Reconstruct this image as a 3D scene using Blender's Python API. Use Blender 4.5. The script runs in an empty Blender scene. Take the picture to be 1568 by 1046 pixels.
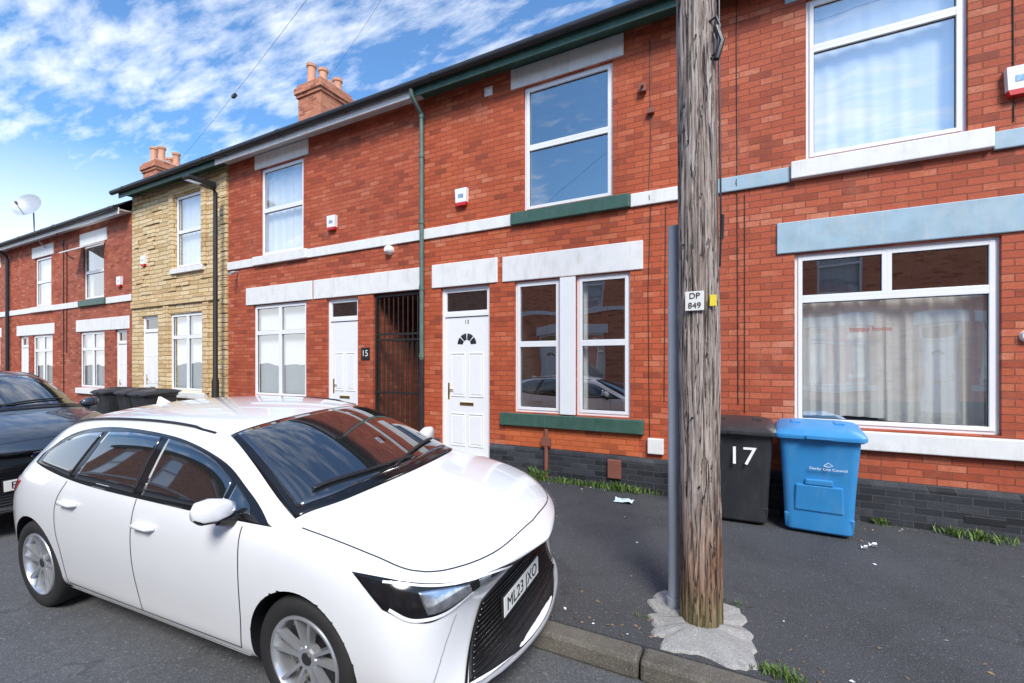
import bpy, bmesh, math, random
from mathutils import Vector, Matrix, noise
from mathutils.bvhtree import BVHTree
random.seed(7)
scene = bpy.context.scene
W = 6.1
col = scene.collection

# ---------------------------------------------------------------- materials
def newmat(name):
    m = bpy.data.materials.new(name); m.use_nodes = True
    nt = m.node_tree
    return m, nt, nt.nodes['Principled BSDF'], nt.nodes['Material Output']

def mixc(nt, fac, a, b, blend='MIX'):
    n = nt.nodes.new('ShaderNodeMix'); n.data_type = 'RGBA'; n.blend_type = blend
    for idx, v in ((0, fac), (6, a), (7, b)):
        if hasattr(v, 'is_linked'): nt.links.new(v, n.inputs[idx])
        elif idx == 0: n.inputs[0].default_value = v
        else: n.inputs[idx].default_value = (v[0], v[1], v[2], 1)
    return n.outputs[2]

def ramp(nt, src, p0, p1, c0=0.0, c1=1.0):
    n = nt.nodes.new('ShaderNodeMapRange')
    nt.links.new(src, n.inputs[0])
    n.inputs[1].default_value = p0; n.inputs[2].default_value = p1
    n.inputs[3].default_value = c0; n.inputs[4].default_value = c1
    return n.outputs[0]

def noise_n(nt, vec, scale, detail=4, rough=.55, dist=0):
    n = nt.nodes.new('ShaderNodeTexNoise')
    n.inputs['Scale'].default_value = scale; n.inputs['Detail'].default_value = detail
    n.inputs['Roughness'].default_value = rough; n.inputs['Distortion'].default_value = dist
    if vec is not None: nt.links.new(vec, n.inputs['Vector'])
    return n.outputs[0]

def math_n(nt, op, a, b=None, c=None):
    n = nt.nodes.new('ShaderNodeMath'); n.operation = op
    for i, v in enumerate((a, b, c)):
        if v is None: continue
        if hasattr(v, 'is_linked'): nt.links.new(v, n.inputs[i])
        else: n.inputs[i].default_value = v
    return n.outputs[0]

def objcoord(nt):
    return nt.nodes.new('ShaderNodeTexCoord').outputs['Object']

def mapping(nt, vec, scale):
    n = nt.nodes.new('ShaderNodeMapping'); n.inputs['Scale'].default_value = scale
    nt.links.new(vec, n.inputs['Vector']); return n.outputs[0]

def bump(nt, bsdf, h, strength, dist=.01):
    b = nt.nodes.new('ShaderNodeBump'); b.inputs['Strength'].default_value = strength
    b.inputs['Distance'].default_value = dist
    nt.links.new(h, b.inputs['Height']); nt.links.new(b.outputs[0], bsdf.inputs['Normal'])
    return b

def basic(name, c, rough=.5, metal=0, var=.12, scale=6, bmp=0, bscale=80, coat=0, spec=.5, dirt=None, dirtamt=.5):
    m, nt, b, o = newmat(name)
    v = objcoord(nt)
    nz = noise_n(nt, v, scale, 5)
    f = ramp(nt, nz, .3, .7)
    out = mixc(nt, f, [x*(1-var) for x in c], [min(1, x*(1+var)) for x in c])
    if dirt:
        n2 = noise_n(nt, mapping(nt, v, (3, 3, 1.2)), 2.2, 8, .7)
        out = mixc(nt, ramp(nt, n2, .5, .75, 0, dirtamt), out, dirt)
        n4 = noise_n(nt, mapping(nt, v, (14, 14, 1.0)), 1.5, 6, .7)
        out = mixc(nt, ramp(nt, n4, .55, .72, 0, dirtamt*.8), out, dirt)
    nt.links.new(out, b.inputs['Base Color'])
    b.inputs['Roughness'].default_value = rough; b.inputs['Metallic'].default_value = metal
    b.inputs['Coat Weight'].default_value = coat; b.inputs['Coat Roughness'].default_value = .03
    b.inputs['Specular IOR Level'].default_value = spec
    if bmp: bump(nt, b, noise_n(nt, v, bscale, 3), bmp, .005)
    return m

def brick(name, c1, c2, mortar, bw=.225, rh=.075, ms=.006, stainc=(.16,.05,.028), stain=.5, pale=(.70,.30,.18), paleamt=.5, bstr=.7, seed=0, wob=(.012,.010), squash=1.0):
    m, nt, b, o = newmat(name)
    v = objcoord(nt)
    sep = nt.nodes.new('ShaderNodeSeparateXYZ'); nt.links.new(v, sep.inputs[0])
    ad = math_n(nt, 'ADD', sep.outputs[0], sep.outputs[1])
    cmb = nt.nodes.new('ShaderNodeCombineXYZ')
    nt.links.new(ad, cmb.inputs[0]); nt.links.new(sep.outputs[2], cmb.inputs[1])
    nzv = nt.nodes.new('ShaderNodeTexNoise'); nzv.inputs['Scale'].default_value = 5
    nt.links.new(cmb.outputs[0], nzv.inputs['Vector'])
    sub = nt.nodes.new('ShaderNodeVectorMath'); sub.operation = 'MULTIPLY_ADD'
    nt.links.new(nzv.outputs[1], sub.inputs[0]); sub.inputs[1].default_value = (wob[0], wob[1], 0)
    nt.links.new(cmb.outputs[0], sub.inputs[2])
    t = nt.nodes.new('ShaderNodeTexBrick')
    t.inputs['Scale'].default_value = 1; t.inputs['Brick Width'].default_value = bw
    t.inputs['Row Height'].default_value = rh; t.inputs['Mortar Size'].default_value = ms
    t.inputs['Mortar Smooth'].default_value = .3; t.squash = squash; t.squash_frequency = 3
    t.inputs['Color1'].default_value = (0,0,0,1); t.inputs['Color2'].default_value = (1,1,1,1)
    t.inputs['Mortar'].default_value = (.5,.5,.5,1)
    nt.links.new(sub.outputs[0], t.inputs['Vector'])
    base = mixc(nt, t.outputs[0], c1, c2)
    n1 = noise_n(nt, cmb.outputs[0], 1.7+seed*.13, 5, .7)
    pm = math_n(nt, 'MULTIPLY', ramp(nt, t.outputs[0], .72, .9), ramp(nt, n1, .45, .62, .10*paleamt, paleamt))
    base = mixc(nt, pm, base, pale)
    pm2 = math_n(nt, 'MULTIPLY', ramp(nt, t.outputs[0], .22, .06), ramp(nt, n1, .60, .42, .1, .6))
    base = mixc(nt, pm2, base, stainc)
    base = mixc(nt, t.outputs['Fac'], base, mortar)
    n2 = noise_n(nt, mapping(nt, v, (1, 1, .45)), .9, 9, .68)
    base = mixc(nt, ramp(nt, n2, .5, .72, 0, stain), base, stainc)
    n5 = noise_n(nt, mapping(nt, v, (1.3, 1.3, .8)), 1.6, 7, .72)
    base = mixc(nt, ramp(nt, n5, .55, .75, 0, .35), base, pale)
    n7 = noise_n(nt, mapping(nt, v, (6, 6, .5)), 1.0, 7, .7)
    base = mixc(nt, ramp(nt, n7, .56, .74, 0, stain*.8), base, [x*.55 for x in c1])
    n3 = noise_n(nt, cmb.outputs[0], 38, 4, .7)
    base = mixc(nt, ramp(nt, n3, .35, .7, 0, .4), base, [x*.6 for x in c1])
    nt.links.new(base, b.inputs['Base Color'])
    b.inputs['Roughness'].default_value = .72
    b.inputs['Specular IOR Level'].default_value = .35
    inv = ramp(nt, t.outputs['Fac'], 0, 1, 1, 0)
    h = math_n(nt, 'MULTIPLY_ADD', n3, .5, inv)
    h = math_n(nt, 'MULTIPLY_ADD', t.outputs[0], .4, h)
    bump(nt, b, h, bstr, .012)
    return m

M = {}
M['brick_a'] = brick('brick_orange', (.46,.080,.030), (.60,.135,.052), (.28,.075,.04), stain=.30)
M['brick_b'] = brick('brick_red', (.43,.076,.032), (.57,.128,.056), (.27,.082,.048), stain=.34, seed=2)
M['brick_c'] = brick('brick_weathered', (.42,.080,.036), (.57,.135,.062), (.25,.078,.045), stain=.40, paleamt=.7, seed=4)
M['brick_d'] = brick('brick_dull', (.38,.088,.045), (.52,.14,.075), (.28,.11,.07), stain=.35, seed=6)
M['brick_o'] = brick('brick_sunlit_row', (.70,.22,.10), (.85,.36,.19), (.55,.30,.20), stain=.10, seed=6)  # houses opposite: sunlight put into the colour as a lighter brick, for window reflections
M['brick_ch'] = brick('brick_chimney', (.48,.14,.07), (.66,.27,.14), (.48,.33,.24), stain=.25, seed=3)
M['plinth'] = brick('plinth_brick', (.022,.024,.030), (.055,.058,.068), (.085,.085,.085), stainc=(.012,.012,.014), pale=(.14,.14,.15), stain=.3)
M['stone'] = brick('stone_cladding', (.70,.48,.23), (.88,.68,.40), (.34,.23,.12), bw=.40, rh=.105, ms=.011, stainc=(.48,.30,.13), pale=(.88,.74,.50), stain=.35, bstr=1.0, seed=5, wob=(.10,.055), squash=1.7)
M['white'] = basic('white_paint', (.82,.81,.78), .55, var=.04, bmp=.15, bscale=30, dirt=(.46,.41,.34), dirtamt=.38)
M['blue'] = basic('pale_blue_paint', (.34,.48,.56), .6, var=.10, bmp=.2, bscale=25, dirt=(.58,.57,.53), dirtamt=.5)
M['green'] = basic('green_paint', (.05,.115,.085), .45, var=.15, bmp=.1, dirt=(.14,.20,.17), dirtamt=.4)
M['pipe_green'] = basic('faded_green_paint', (.10,.17,.14), .5, var=.2, dirt=(.20,.22,.19), dirtamt=.5)
M['concrete'] = basic('concrete_step', (.34,.32,.29), .85, var=.2, bmp=.3, bscale=60)
M['pvc'] = basic('white_upvc', (.86,.86,.86), .28, var=.02)
M['black'] = basic('black_plastic', (.018,.018,.020), .4, var=.2)
M['gutter'] = basic('black_gutter', (.022,.022,.024), .45, var=.2)
M['iron'] = basic('black_iron', (.02,.018,.016), .55, var=.3)
M['slate'] = brick('roof_slate', (.05,.052,.058), (.085,.087,.095), (.02,.02,.02), bw=.3, rh=.2, ms=.006, stainc=(.03,.035,.03), pale=(.13,.13,.13))
M['room'] = basic('room_interior', (.16,.15,.14), .9, var=.2, scale=1)
M['curtain'] = basic('white_curtain', (.90,.90,.91), .9, var=.03)
M['net'] = basic('net_curtain', (.85,.83,.79), .9, var=.06)
M['grey_post'] = basic('galvanised_post', (.42,.45,.48), .5, metal=.2, var=.1, scale=3)
M['red'] = basic('red_plastic', (.60,.03,.03), .4)
M['brass'] = basic('brass', (.65,.42,.12), .3, metal=1)
M['yellow'] = basic('yellow_tag', (.80,.65,.05), .5)
M['bin_blue'] = basic('bin_blue_plastic', (.040,.27,.60), .40, var=.07, scale=3, bmp=.08, bscale=160, dirt=(.16,.35,.52), dirtamt=.35)
M['bin_black'] = basic('bin_black_plastic', (.030,.032,.036), .42, var=.15, scale=3, bmp=.08, bscale=160, dirt=(.08,.08,.08), dirtamt=.4)
M['terracotta'] = basic('terracotta', (.66,.32,.19), .8, var=.2, dirt=(.3,.2,.14), dirtamt=.4)
M['rendermortar'] = basic('chimney_flaunching', (.50,.45,.38), .9, var=.2)
M['brown'] = basic('brown_plastic', (.25,.09,.06), .5)
M['chrome'] = basic('chrome', (.75,.76,.78), .12, metal=1, var=.02)
M['silver'] = basic('silver_trim', (.45,.46,.48), .35, metal=.3, var=.02)
M['alloy'] = basic('alloy_silver', (.66,.67,.69), .28, metal=.75, var=.03)
M['alloy_dark'] = basic('wheel_dark', (.025,.025,.027), .4, var=.1)
M['tyre'] = basic('tyre_rubber', (.022,.022,.023), .75, var=.2, bmp=.1)
M['carwhite'] = basic('white_car_paint', (.84,.85,.86), .28, var=.01, coat=1)
M['cardark'] = basic('dark_grey_car_paint', (.055,.072,.095), .3, metal=.4, var=.02, coat=1)
M['carglass'] = basic('car_glass', (.016,.018,.020), .02, var=.02, spec=1.0, coat=1.0)
M['carglass'].node_tree.nodes['Principled BSDF'].inputs['Coat IOR'].default_value = 1.9
M['gloss'] = basic('gloss_black', (.010,.010,.011), .12, var=.02)
M['mesh'] = basic('grille_black', (.012,.012,.013), .5, var=.3, scale=90, bmp=.9, bscale=90)
M['lamp'] = basic('headlamp_reflector', (.55,.57,.60), .15, metal=.9, var=.3, scale=30)
M['lampclear'] = basic('headlamp_drl', (.85,.86,.88), .1, var=.02, coat=1)
M['tail'] = basic('tail_lamp', (.40,.01,.012), .1, var=.1, coat=1)
M['plate'] = basic('number_plate_white', (.80,.80,.76), .35, var=.02)
M['text_black'] = basic('black_lettering', (.01,.01,.01), .5)
M['text_white'] = basic('white_lettering', (.8,.8,.8), .6)
M['text_red'] = basic('red_lettering', (.7,.05,.03), .6)
M['paper'] = basic('litter_paper', (.60,.72,.84), .8, var=.2, scale=20)
M['deadleaf'] = basic('dead_leaves', (.24,.16,.08), .9, var=.6, scale=9)

def glass_mat(name, base):
    m, nt, b, o = newmat(name)
    nt.nodes.remove(b)
    lw = nt.nodes.new('ShaderNodeLayerWeight'); lw.inputs['Blend'].default_value = .5
    fac = math_n(nt, 'MULTIPLY_ADD', math_n(nt, 'POWER', lw.outputs['Facing'], 3.0), 1-base, base)
    tr = nt.nodes.new('ShaderNodeBsdfTransparent'); tr.inputs[0].default_value = (.94,.97,.97,1)
    gl = nt.nodes.new('ShaderNodeBsdfGlossy'); gl.inputs['Roughness'].default_value = .01
    gl.inputs[0].default_value = (1,1,1,1)
    v = objcoord(nt)
    bp = nt.nodes.new('ShaderNodeBump'); bp.inputs['Strength'].default_value = .30; bp.inputs['Distance'].default_value = .012
    nt.links.new(noise_n(nt, v, 1.4, 1), bp.inputs['Height']); nt.links.new(bp.outputs[0], gl.inputs['Normal'])
    mx = nt.nodes.new('ShaderNodeMixShader')
    nt.links.new(fac, mx.inputs[0]); nt.links.new(tr.outputs[0], mx.inputs[1]); nt.links.new(gl.outputs[0], mx.inputs[2])
    nt.links.new(mx.outputs[0], o.inputs[0])
    return m
M['glass'] = glass_mat('window_glass', .36)

def asphalt(name, c, speck, big, bs=.5, crack=.5):
    m, nt, b, o = newmat(name)
    v = objcoord(nt)
    n1 = noise_n(nt, v, 130, 3, .7); n2 = noise_n(nt, v, .9, 8, .65, .4); n3 = noise_n(nt, v, 11, 6, .7)
    n6 = noise_n(nt, v, 45, 3, .6)
    base = mixc(nt, ramp(nt, n2, .35, .68), [x*(1-big) for x in c], [x*(1+big) for x in c])
    base = mixc(nt, ramp(nt, n3, .5, .75, 0, .5), base, [x*1.45 for x in c])
    base = mixc(nt, ramp(nt, n6, .62, .70, 0, .6), base, speck)
    base = mixc(nt, ramp(nt, n1, .56, .70, 0, .85), base, speck)
    base = mixc(nt, ramp(nt, n1, .45, .3, 0, .7), base, [x*.35 for x in c])
    sp_ = noise_n(nt, v, 5.5, 2, .4)
    base = mixc(nt, ramp(nt, sp_, .70, .73, 0, .35), base, [x*.5 for x in c])
    if crack:
        vo = nt.nodes.new('ShaderNodeTexVoronoi'); vo.feature = 'DISTANCE_TO_EDGE'; vo.inputs['Scale'].default_value = .4
        nv = nt.nodes.new('ShaderNodeTexNoise'); nv.inputs['Scale'].default_value = 2.5; nv.inputs['Detail'].default_value = 6
        nt.links.new(v, nv.inputs['Vector'])
        vm = nt.nodes.new('ShaderNodeVectorMath'); vm.operation = 'MULTIPLY_ADD'
        nt.links.new(nv.outputs[1], vm.inputs[0]); vm.inputs[1].default_value = (.9,.9,0); nt.links.new(v, vm.inputs[2])
        nt.links.new(vm.outputs[0], vo.inputs['Vector'])
        cr_ = math_n(nt, 'MULTIPLY', ramp(nt, vo.outputs[0], .008, .0, 0, crack), ramp(nt, n2, .45, .6))
        base = mixc(nt, cr_, base, [x*.3 for x in c])
    nt.links.new(base, b.inputs['Base Color'])
    b.inputs['Roughness'].default_value = .82; b.inputs['Specular IOR Level'].default_value = .35
    bump(nt, b, n1, bs, .008)
    return m
M['pave'] = asphalt('pavement_asphalt', (.060,.062,.067), (.30,.30,.30), .25)
M['road'] = asphalt('road_asphalt', (.105,.108,.114), (.32,.32,.32), .15)
M['kerb'] = asphalt('kerb_concrete', (.135,.122,.10), (.32,.30,.26), .4, crack=0)
M['pad'] = asphalt('rough_concrete', (.38,.37,.35), (.70,.68,.64), .25, 1.0)
M['ground'] = asphalt('ground_soil', (.09,.085,.07), (.15,.15,.13), .2, crack=0)

def wood():
    m, nt, b, o = newmat('weathered_pole_wood')
    v = objcoord(nt)
    a = noise_n(nt, mapping(nt, v, (24, 24, 1.6)), 1.6, 8, .75, .8)
    f = noise_n(nt, mapping(nt, v, (55, 55, 1.3)), 1.4, 4, .6, .3)
    g = noise_n(nt, mapping(nt, v, (17, 17, .7)), 1.5, 3, .5, .6)
    big = noise_n(nt, mapping(nt, v, (4, 4, 1.4)), 1.3, 6, .65)
    sep = nt.nodes.new('ShaderNodeSeparateXYZ'); nt.links.new(v, sep.inputs[0])
    base = mixc(nt, ramp(nt, a, .36, .62), (.18,.125,.10), (.62,.53,.47))
    hz = ramp(nt, sep.outputs[2], .3, 2.2)
    low = mixc(nt, ramp(nt, a, .38, .62), (.13,.055,.028), (.46,.29,.19))
    mm = math_n(nt, 'MULTIPLY_ADD', big, 1.3, hz)
    base = mixc(nt, ramp(nt, mm, .65, 1.15), low, base)
    base = mixc(nt, ramp(nt, f, .42, .34, 0, .9), base, (.05,.028,.02))
    gd = math_n(nt, 'ABSOLUTE', math_n(nt, 'SUBTRACT', g, .5))
    base = mixc(nt, ramp(nt, gd, .016, .004, 0, .95), base, (.022,.013,.01))
    base = mixc(nt, ramp(nt, sep.outputs[2], .30, .0, 0, .6), base, (.12,.17,.05))
    nt.links.new(base, b.inputs['Base Color']); b.inputs['Roughness'].default_value = .85
    h = math_n(nt, 'ADD', a, f)
    h = math_n(nt, 'ADD', h, ramp(nt, gd, 0, .03, 0, 1.2))
    bump(nt, b, h, 1.0, .014)
    return m
M['wood'] = wood()
def leafm():
    m, nt, b, o = newmat('weed_leaves')
    v = objcoord(nt)
    base = mixc(nt, ramp(nt, noise_n(nt, v, 30, 3), .35, .65), (.05,.10,.02), (.18,.27,.06))
    nt.links.new(base, b.inputs['Base Color']); b.inputs['Roughness'].default_value = .7
    return m
M['leaf'] = leafm()

# ---------------------------------------------------------------- mesh helpers
def empty(name, mat=None):
    e = bpy.data.objects.new(name, None); e.empty_display_size = .2
    col.objects.link(e)
    if mat is not None: e.matrix_world = mat
    return e

class MB:
    def __init__(s): s.v = []; s.f = []; s.m = []
    def quad(s, pts, m=0):
        i = len(s.v); s.v += [tuple(p) for p in pts]; s.f.append(tuple(range(i, i+len(pts)))); s.m.append(m)
    def box(s, x0, x1, y0, y1, z0, z1, m=0):
        s.hexa([(x0,y0,z0),(x1,y0,z0),(x1,y1,z0),(x0,y1,z0),(x0,y0,z1),(x1,y0,z1),(x1,y1,z1),(x0,y1,z1)], m)
    def hexa(s, p, m=0):
        i = len(s.v); s.v += [tuple(q) for q in p]
        for f in ((0,3,2,1),(4,5,6,7),(0,1,5,4),(1,2,6,5),(2,3,7,6),(3,0,4,7)):
            s.f.append(tuple(i+k for k in f)); s.m.append(m)
    def tube(s, pts, r, seg=10, m=0, cap=True):
        pts = [Vector(p) for p in pts]; n = len(pts); base = len(s.v)
        rs = r if isinstance(r, (list, tuple)) else [r]*n
        up = None
        for k, p in enumerate(pts):
            t = (pts[min(k+1, n-1)] - pts[max(k-1, 0)]).normalized()
            if up is None: up = Vector((0,0,1)) if abs(t.z) < .9 else Vector((1,0,0))
            a = t.cross(up).normalized(); b = a.cross(t).normalized(); up = b
            for j in range(seg):
                an = 2*math.pi*j/seg
                s.v.append(tuple(p + (a*math.cos(an) + b*math.sin(an))*rs[k]))
        for k in range(n-1):
            for j in range(seg):
                j2 = (j+1) % seg
                s.f.append((base+k*seg+j, base+k*seg+j2, base+(k+1)*seg+j2, base+(k+1)*seg+j)); s.m.append(m)
        if cap:
            s.f.append(tuple(base+j for j in reversed(range(seg)))); s.m.append(m)
            s.f.append(tuple(base+(n-1)*seg+j for j in range(seg))); s.m.append(m)
    def lathe(s, prof, seg=48, m=0, axis='y', c=(0,0,0)):
        base = len(s.v); n = len(prof)
        for (r, h) in prof:
            for j in range(seg):
                a = 2*math.pi*j/seg
                if axis == 'y': s.v.append((c[0]+r*math.cos(a), c[1]+h, c[2]+r*math.sin(a)))
                else: s.v.append((c[0]+r*math.cos(a), c[1]+r*math.sin(a), c[2]+h))
        for k in range(n-1):
            for j in range(seg):
                j2 = (j+1) % seg
                s.f.append((base+k*seg+j, base+k*seg+j2, base+(k+1)*seg+j2, base+(k+1)*seg+j)); s.m.append(m)
    def build(s, name, parent, mats, bevel=0, smooth=False, angle=35, recalc=True):
        me = bpy.data.meshes.new(name); me.from_pydata(s.v, [], s.f)
        for mt in mats: me.materials.append(mt)
        for p, mi in zip(me.polygons, s.m): p.material_index = mi
        if recalc:
            bm = bmesh.new(); bm.from_mesh(me); bmesh.ops.recalc_face_normals(bm, faces=bm.faces); bm.to_mesh(me); bm.free()
        if smooth:
            for p in me.polygons: p.use_smooth = True
            me.set_sharp_from_angle(angle=math.radians(angle))
        me.update()
        o = bpy.data.objects.new(name, me); col.objects.link(o)
        if parent: o.parent = parent
        if bevel:
            b = o.modifiers.new('bevel', 'BEVEL'); b.width = bevel; b.segments = 2; b.limit_method = 'ANGLE'
        return o

def text(body, size, loc, rot, mat, parent, name='lettering', ext=.001, align='CENTER'):
    cu = bpy.data.curves.new(name, 'FONT'); cu.body = body; cu.size = size; cu.extrude = ext
    cu.align_x = align; cu.align_y = 'CENTER'
    o = bpy.data.objects.new(name, cu); col.objects.link(o)
    o.location = loc; o.rotation_euler = rot; cu.materials.append(mat)
    o.parent = parent
    return o

# ---------------------------------------------------------------- houses
def wall_holes(mb, x0, x1, z0, z1, holes, y, depth, m=0):
    xs = sorted({x0, x1} | {h[0] for h in holes} | {h[1] for h in holes})
    zs = sorted({z0, z1} | {h[2] for h in holes} | {h[3] for h in holes})
    for i in range(len(xs)-1):
        for j in range(len(zs)-1):
            cx = (xs[i]+xs[i+1])/2; cz = (zs[j]+zs[j+1])/2
            if any(h[0] < cx < h[1] and h[2] < cz < h[3] for h in holes): continue
            mb.quad([(xs[i],y,zs[j]),(xs[i+1],y,zs[j]),(xs[i+1],y,zs[j+1]),(xs[i],y,zs[j+1])], m)
    for a, b, c, d in holes:
        e = y+depth
        mb.quad([(a,y,c),(a,y,d),(a,e,d),(a,e,c)], m)
        mb.quad([(b,y,c),(b,e,c),(b,e,d),(b,y,d)], m)
        mb.quad([(a,y,d),(b,y,d),(b,e,d),(a,e,d)], m)
        mb.quad([(a,y,c),(a,e,c),(b,e,c),(b,y,c)], m)

def ring(mb, x0, x1, z0, z1, w, y0, y1, m=0):
    mb.box(x0, x0+w, y0, y1, z0, z1, m); mb.box(x1-w, x1, y0, y1, z0, z1, m)
    mb.box(x0+w, x1-w, y0, y1, z0, z0+w, m); mb.box(x0+w, x1-w, y0, y1, z1-w, z1, m)

def wave_sheet(mb, x0, x1, z0, z1, y, amp, per, m=0, hem=0):
    n = max(8, int((x1-x0)/per*10)); rows = 6
    base = len(mb.v); ph = random.random()*6
    for r in range(rows+1):
        t = r/rows
        for i in range(n+1):
            x = x0+(x1-x0)*i/n
            w = math.sin(x/per*6.28+ph)+.5*math.sin(x/per*6.28*1.7+ph*2+t*1.2)+.6*math.sin(x/per*6.28*.37+ph*3-t)
            mb.v.append((x, y+amp*w*(1-.5*t), z0+(z1-z0)*t+hem*math.sin(x*2.1+ph)*(1-t)))
    for r in range(rows):
        for i in range(n):
            a = base+r*(n+1)+i
            mb.f.append((a, a+1, a+n+2, a+n+1)); mb.m.append(m)

def window(P, x0, x1, z0, z1, cells, curt):
    fr, gl, cu, rm = P
    ring(fr, x0, x1, z0, z1, .035, W+.045, W+.11)
    ix0, ix1, iz0, iz1 = x0+.035, x1-.035, z0+.035, z1-.035
    for a, b, c, d in cells:
        cx0 = ix0+(ix1-ix0)*a; cx1 = ix0+(ix1-ix0)*b; cz0 = iz0+(iz1-iz0)*c; cz1 = iz0+(iz1-iz0)*d
        ring(fr, cx0, cx1, cz0, cz1, .042, W+.033, W+.10)
        ring(fr, cx0+.042, cx1-.042, cz0+.042, cz1-.042, .007, W+.058, W+.075, 1)
        y = W+.066
        gl.quad([(cx0+.04,y,cz0+.04),(cx1-.04,y,cz0+.04),(cx1-.04,y,cz1-.04),(cx0+.04,y,cz1-.04)])
    a, b, c, d = x0-.15, x1+.15, z0-.1, z1+.1; e = W+1.6; y = W+.125
    rm.quad([(a,e,c),(b,e,c),(b,e,d),(a,e,d)]); rm.quad([(a,y,c),(a,e,c),(a,e,d),(a,y,d)])
    rm.quad([(b,y,c),(b,e,c),(b,e,d),(b,y,d)]); rm.quad([(a,y,d),(b,y,d),(b,e,d),(a,e,d)]); rm.quad([(a,y,c),(b,y,c),(b,e,c),(a,e,c)])
    w = x1-x0
    if curt == 'net': wave_sheet(cu, x0, x1, z0+.02, z1, W+.17, .014, .13, 1)
    elif curt == 'white': wave_sheet(cu, x0, x1, z0+.02, z1, W+.17, .010, .22, 0)
    elif curt == 'drape':
        wave_sheet(cu, x0, x0+w*.50, z0+.07, z1-(z1-z0)*.24, W+.18, .022, .15, 1, .04); wave_sheet(cu, x0+w*.47, x1, z0+.07, z1-(z1-z0)*.24, W+.21, .022, .15, 1, .04)
    elif curt == 'sides':
        wave_sheet(cu, x0, x0+w*.16, z0+.02, z1, W+.17, .02, .1, 1); wave_sheet(cu, x0+w*.84, x1, z0+.02, z1, W+.17, .02, .1, 1)
    elif curt == 'blind':
        k = x0+.03
        while k < x1-.03:
            cu.quad([(k,W+.15,z0+.03),(k+.075,W+.18,z0+.03),(k+.075,W+.18,z1),(k,W+.15,z1)], 0); k += .082

CELL_SASH = [(0,1,0,.55),(0,1,.55,1)]
CELL_DBL = [(0,.5,0,.70),(.5,1,0,.70),(0,.5,.70,1),(.5,1,.70,1)]

def door(par, x0, x1, z0, ztop, zleaf, number=None, style='fan'):
    mb = MB()
    ring(mb, x0, x1, z0, ztop, .05, W+.05, W+.13)
    mb.box(x0+.05, x1-.05, W+.055, W+.12, zleaf+.01, zleaf+.07)
    lx0, lx1 = x0+.055, x1-.055; lz0 = z0+.055; y = W+.075
    mb.box(lx0, lx1, y, y+.04, lz0, zleaf)
    ring(mb, x0+.05, x1-.05, zleaf+.07, ztop-.05, .03, W+.06, W+.10)
    w = lx1-lx0; h = zleaf-lz0
    for fx in ((.12,.46),(.54,.88)):
        for fz in ((.06,.30),(.42,.74)):
            a, b = lx0+w*fx[0], lx0+w*fx[1]; c, d = lz0+h*fz[0], lz0+h*fz[1]
            ring(mb, a, b, c, d, .018, y-.010, y)
            mb.box(a+.04, b-.04, y-.008, y, c+.04, d-.04)
    mb.build('door_leaf_and_frame', par, [M['pvc']], bevel=.004)
    d = MB()
    cx = (lx0+lx1)/2; cz = lz0+h*.80; R = w*.22
    if style == 'fan':
        for k in range(4):
            a0 = math.pi*(k+.08)/4; a1 = math.pi*(k+.92)/4; pts = []
            for t in range(7):
                a = a0+(a1-a0)*t/6; pts.append((cx+R*math.cos(a), y-.004, cz+R*math.sin(a)))
            for t in range(4):
                a = a1+(a0-a1)*t/3; pts.append((cx+R*.42*math.cos(a), y-.004, cz+R*.42*math.sin(a)))
            d.quad(pts, 0)
    d.quad([(x0+.08,W+.08,zleaf+.10),(x1-.08,W+.08,zleaf+.10),(x1-.08,W+.08,ztop-.08),(x0+.08,W+.08,ztop-.08)], 0)
    d.build('door_glazing', par, [M['carglass']])
    e = MB()
    e.box(cx-.13, cx+.13, y-.015, y, lz0+h*.36, lz0+h*.36+.045)
    e.tube([(lx0+.07,y-.03,lz0+h*.47),(lx0+.16,y-.03,lz0+h*.47)], .009, 8)
    e.box(lx0+.045, lx0+.075, y-.012, y, lz0+h*.40, lz0+h*.52)
    e.build('letterbox_and_handle', par, [M['brass']], bevel=.003)
    s = MB(); s.box(x0-.02, x1+.02, W-.05, W+.2, 0, z0-.002); s.build('door_step', par, [M['concrete']], bevel=.01)
    if number: text(number, .09, (cx, W+.073, zleaf-.08), (math.pi/2,0,0), M['text_black'], par, 'door_number')

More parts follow.
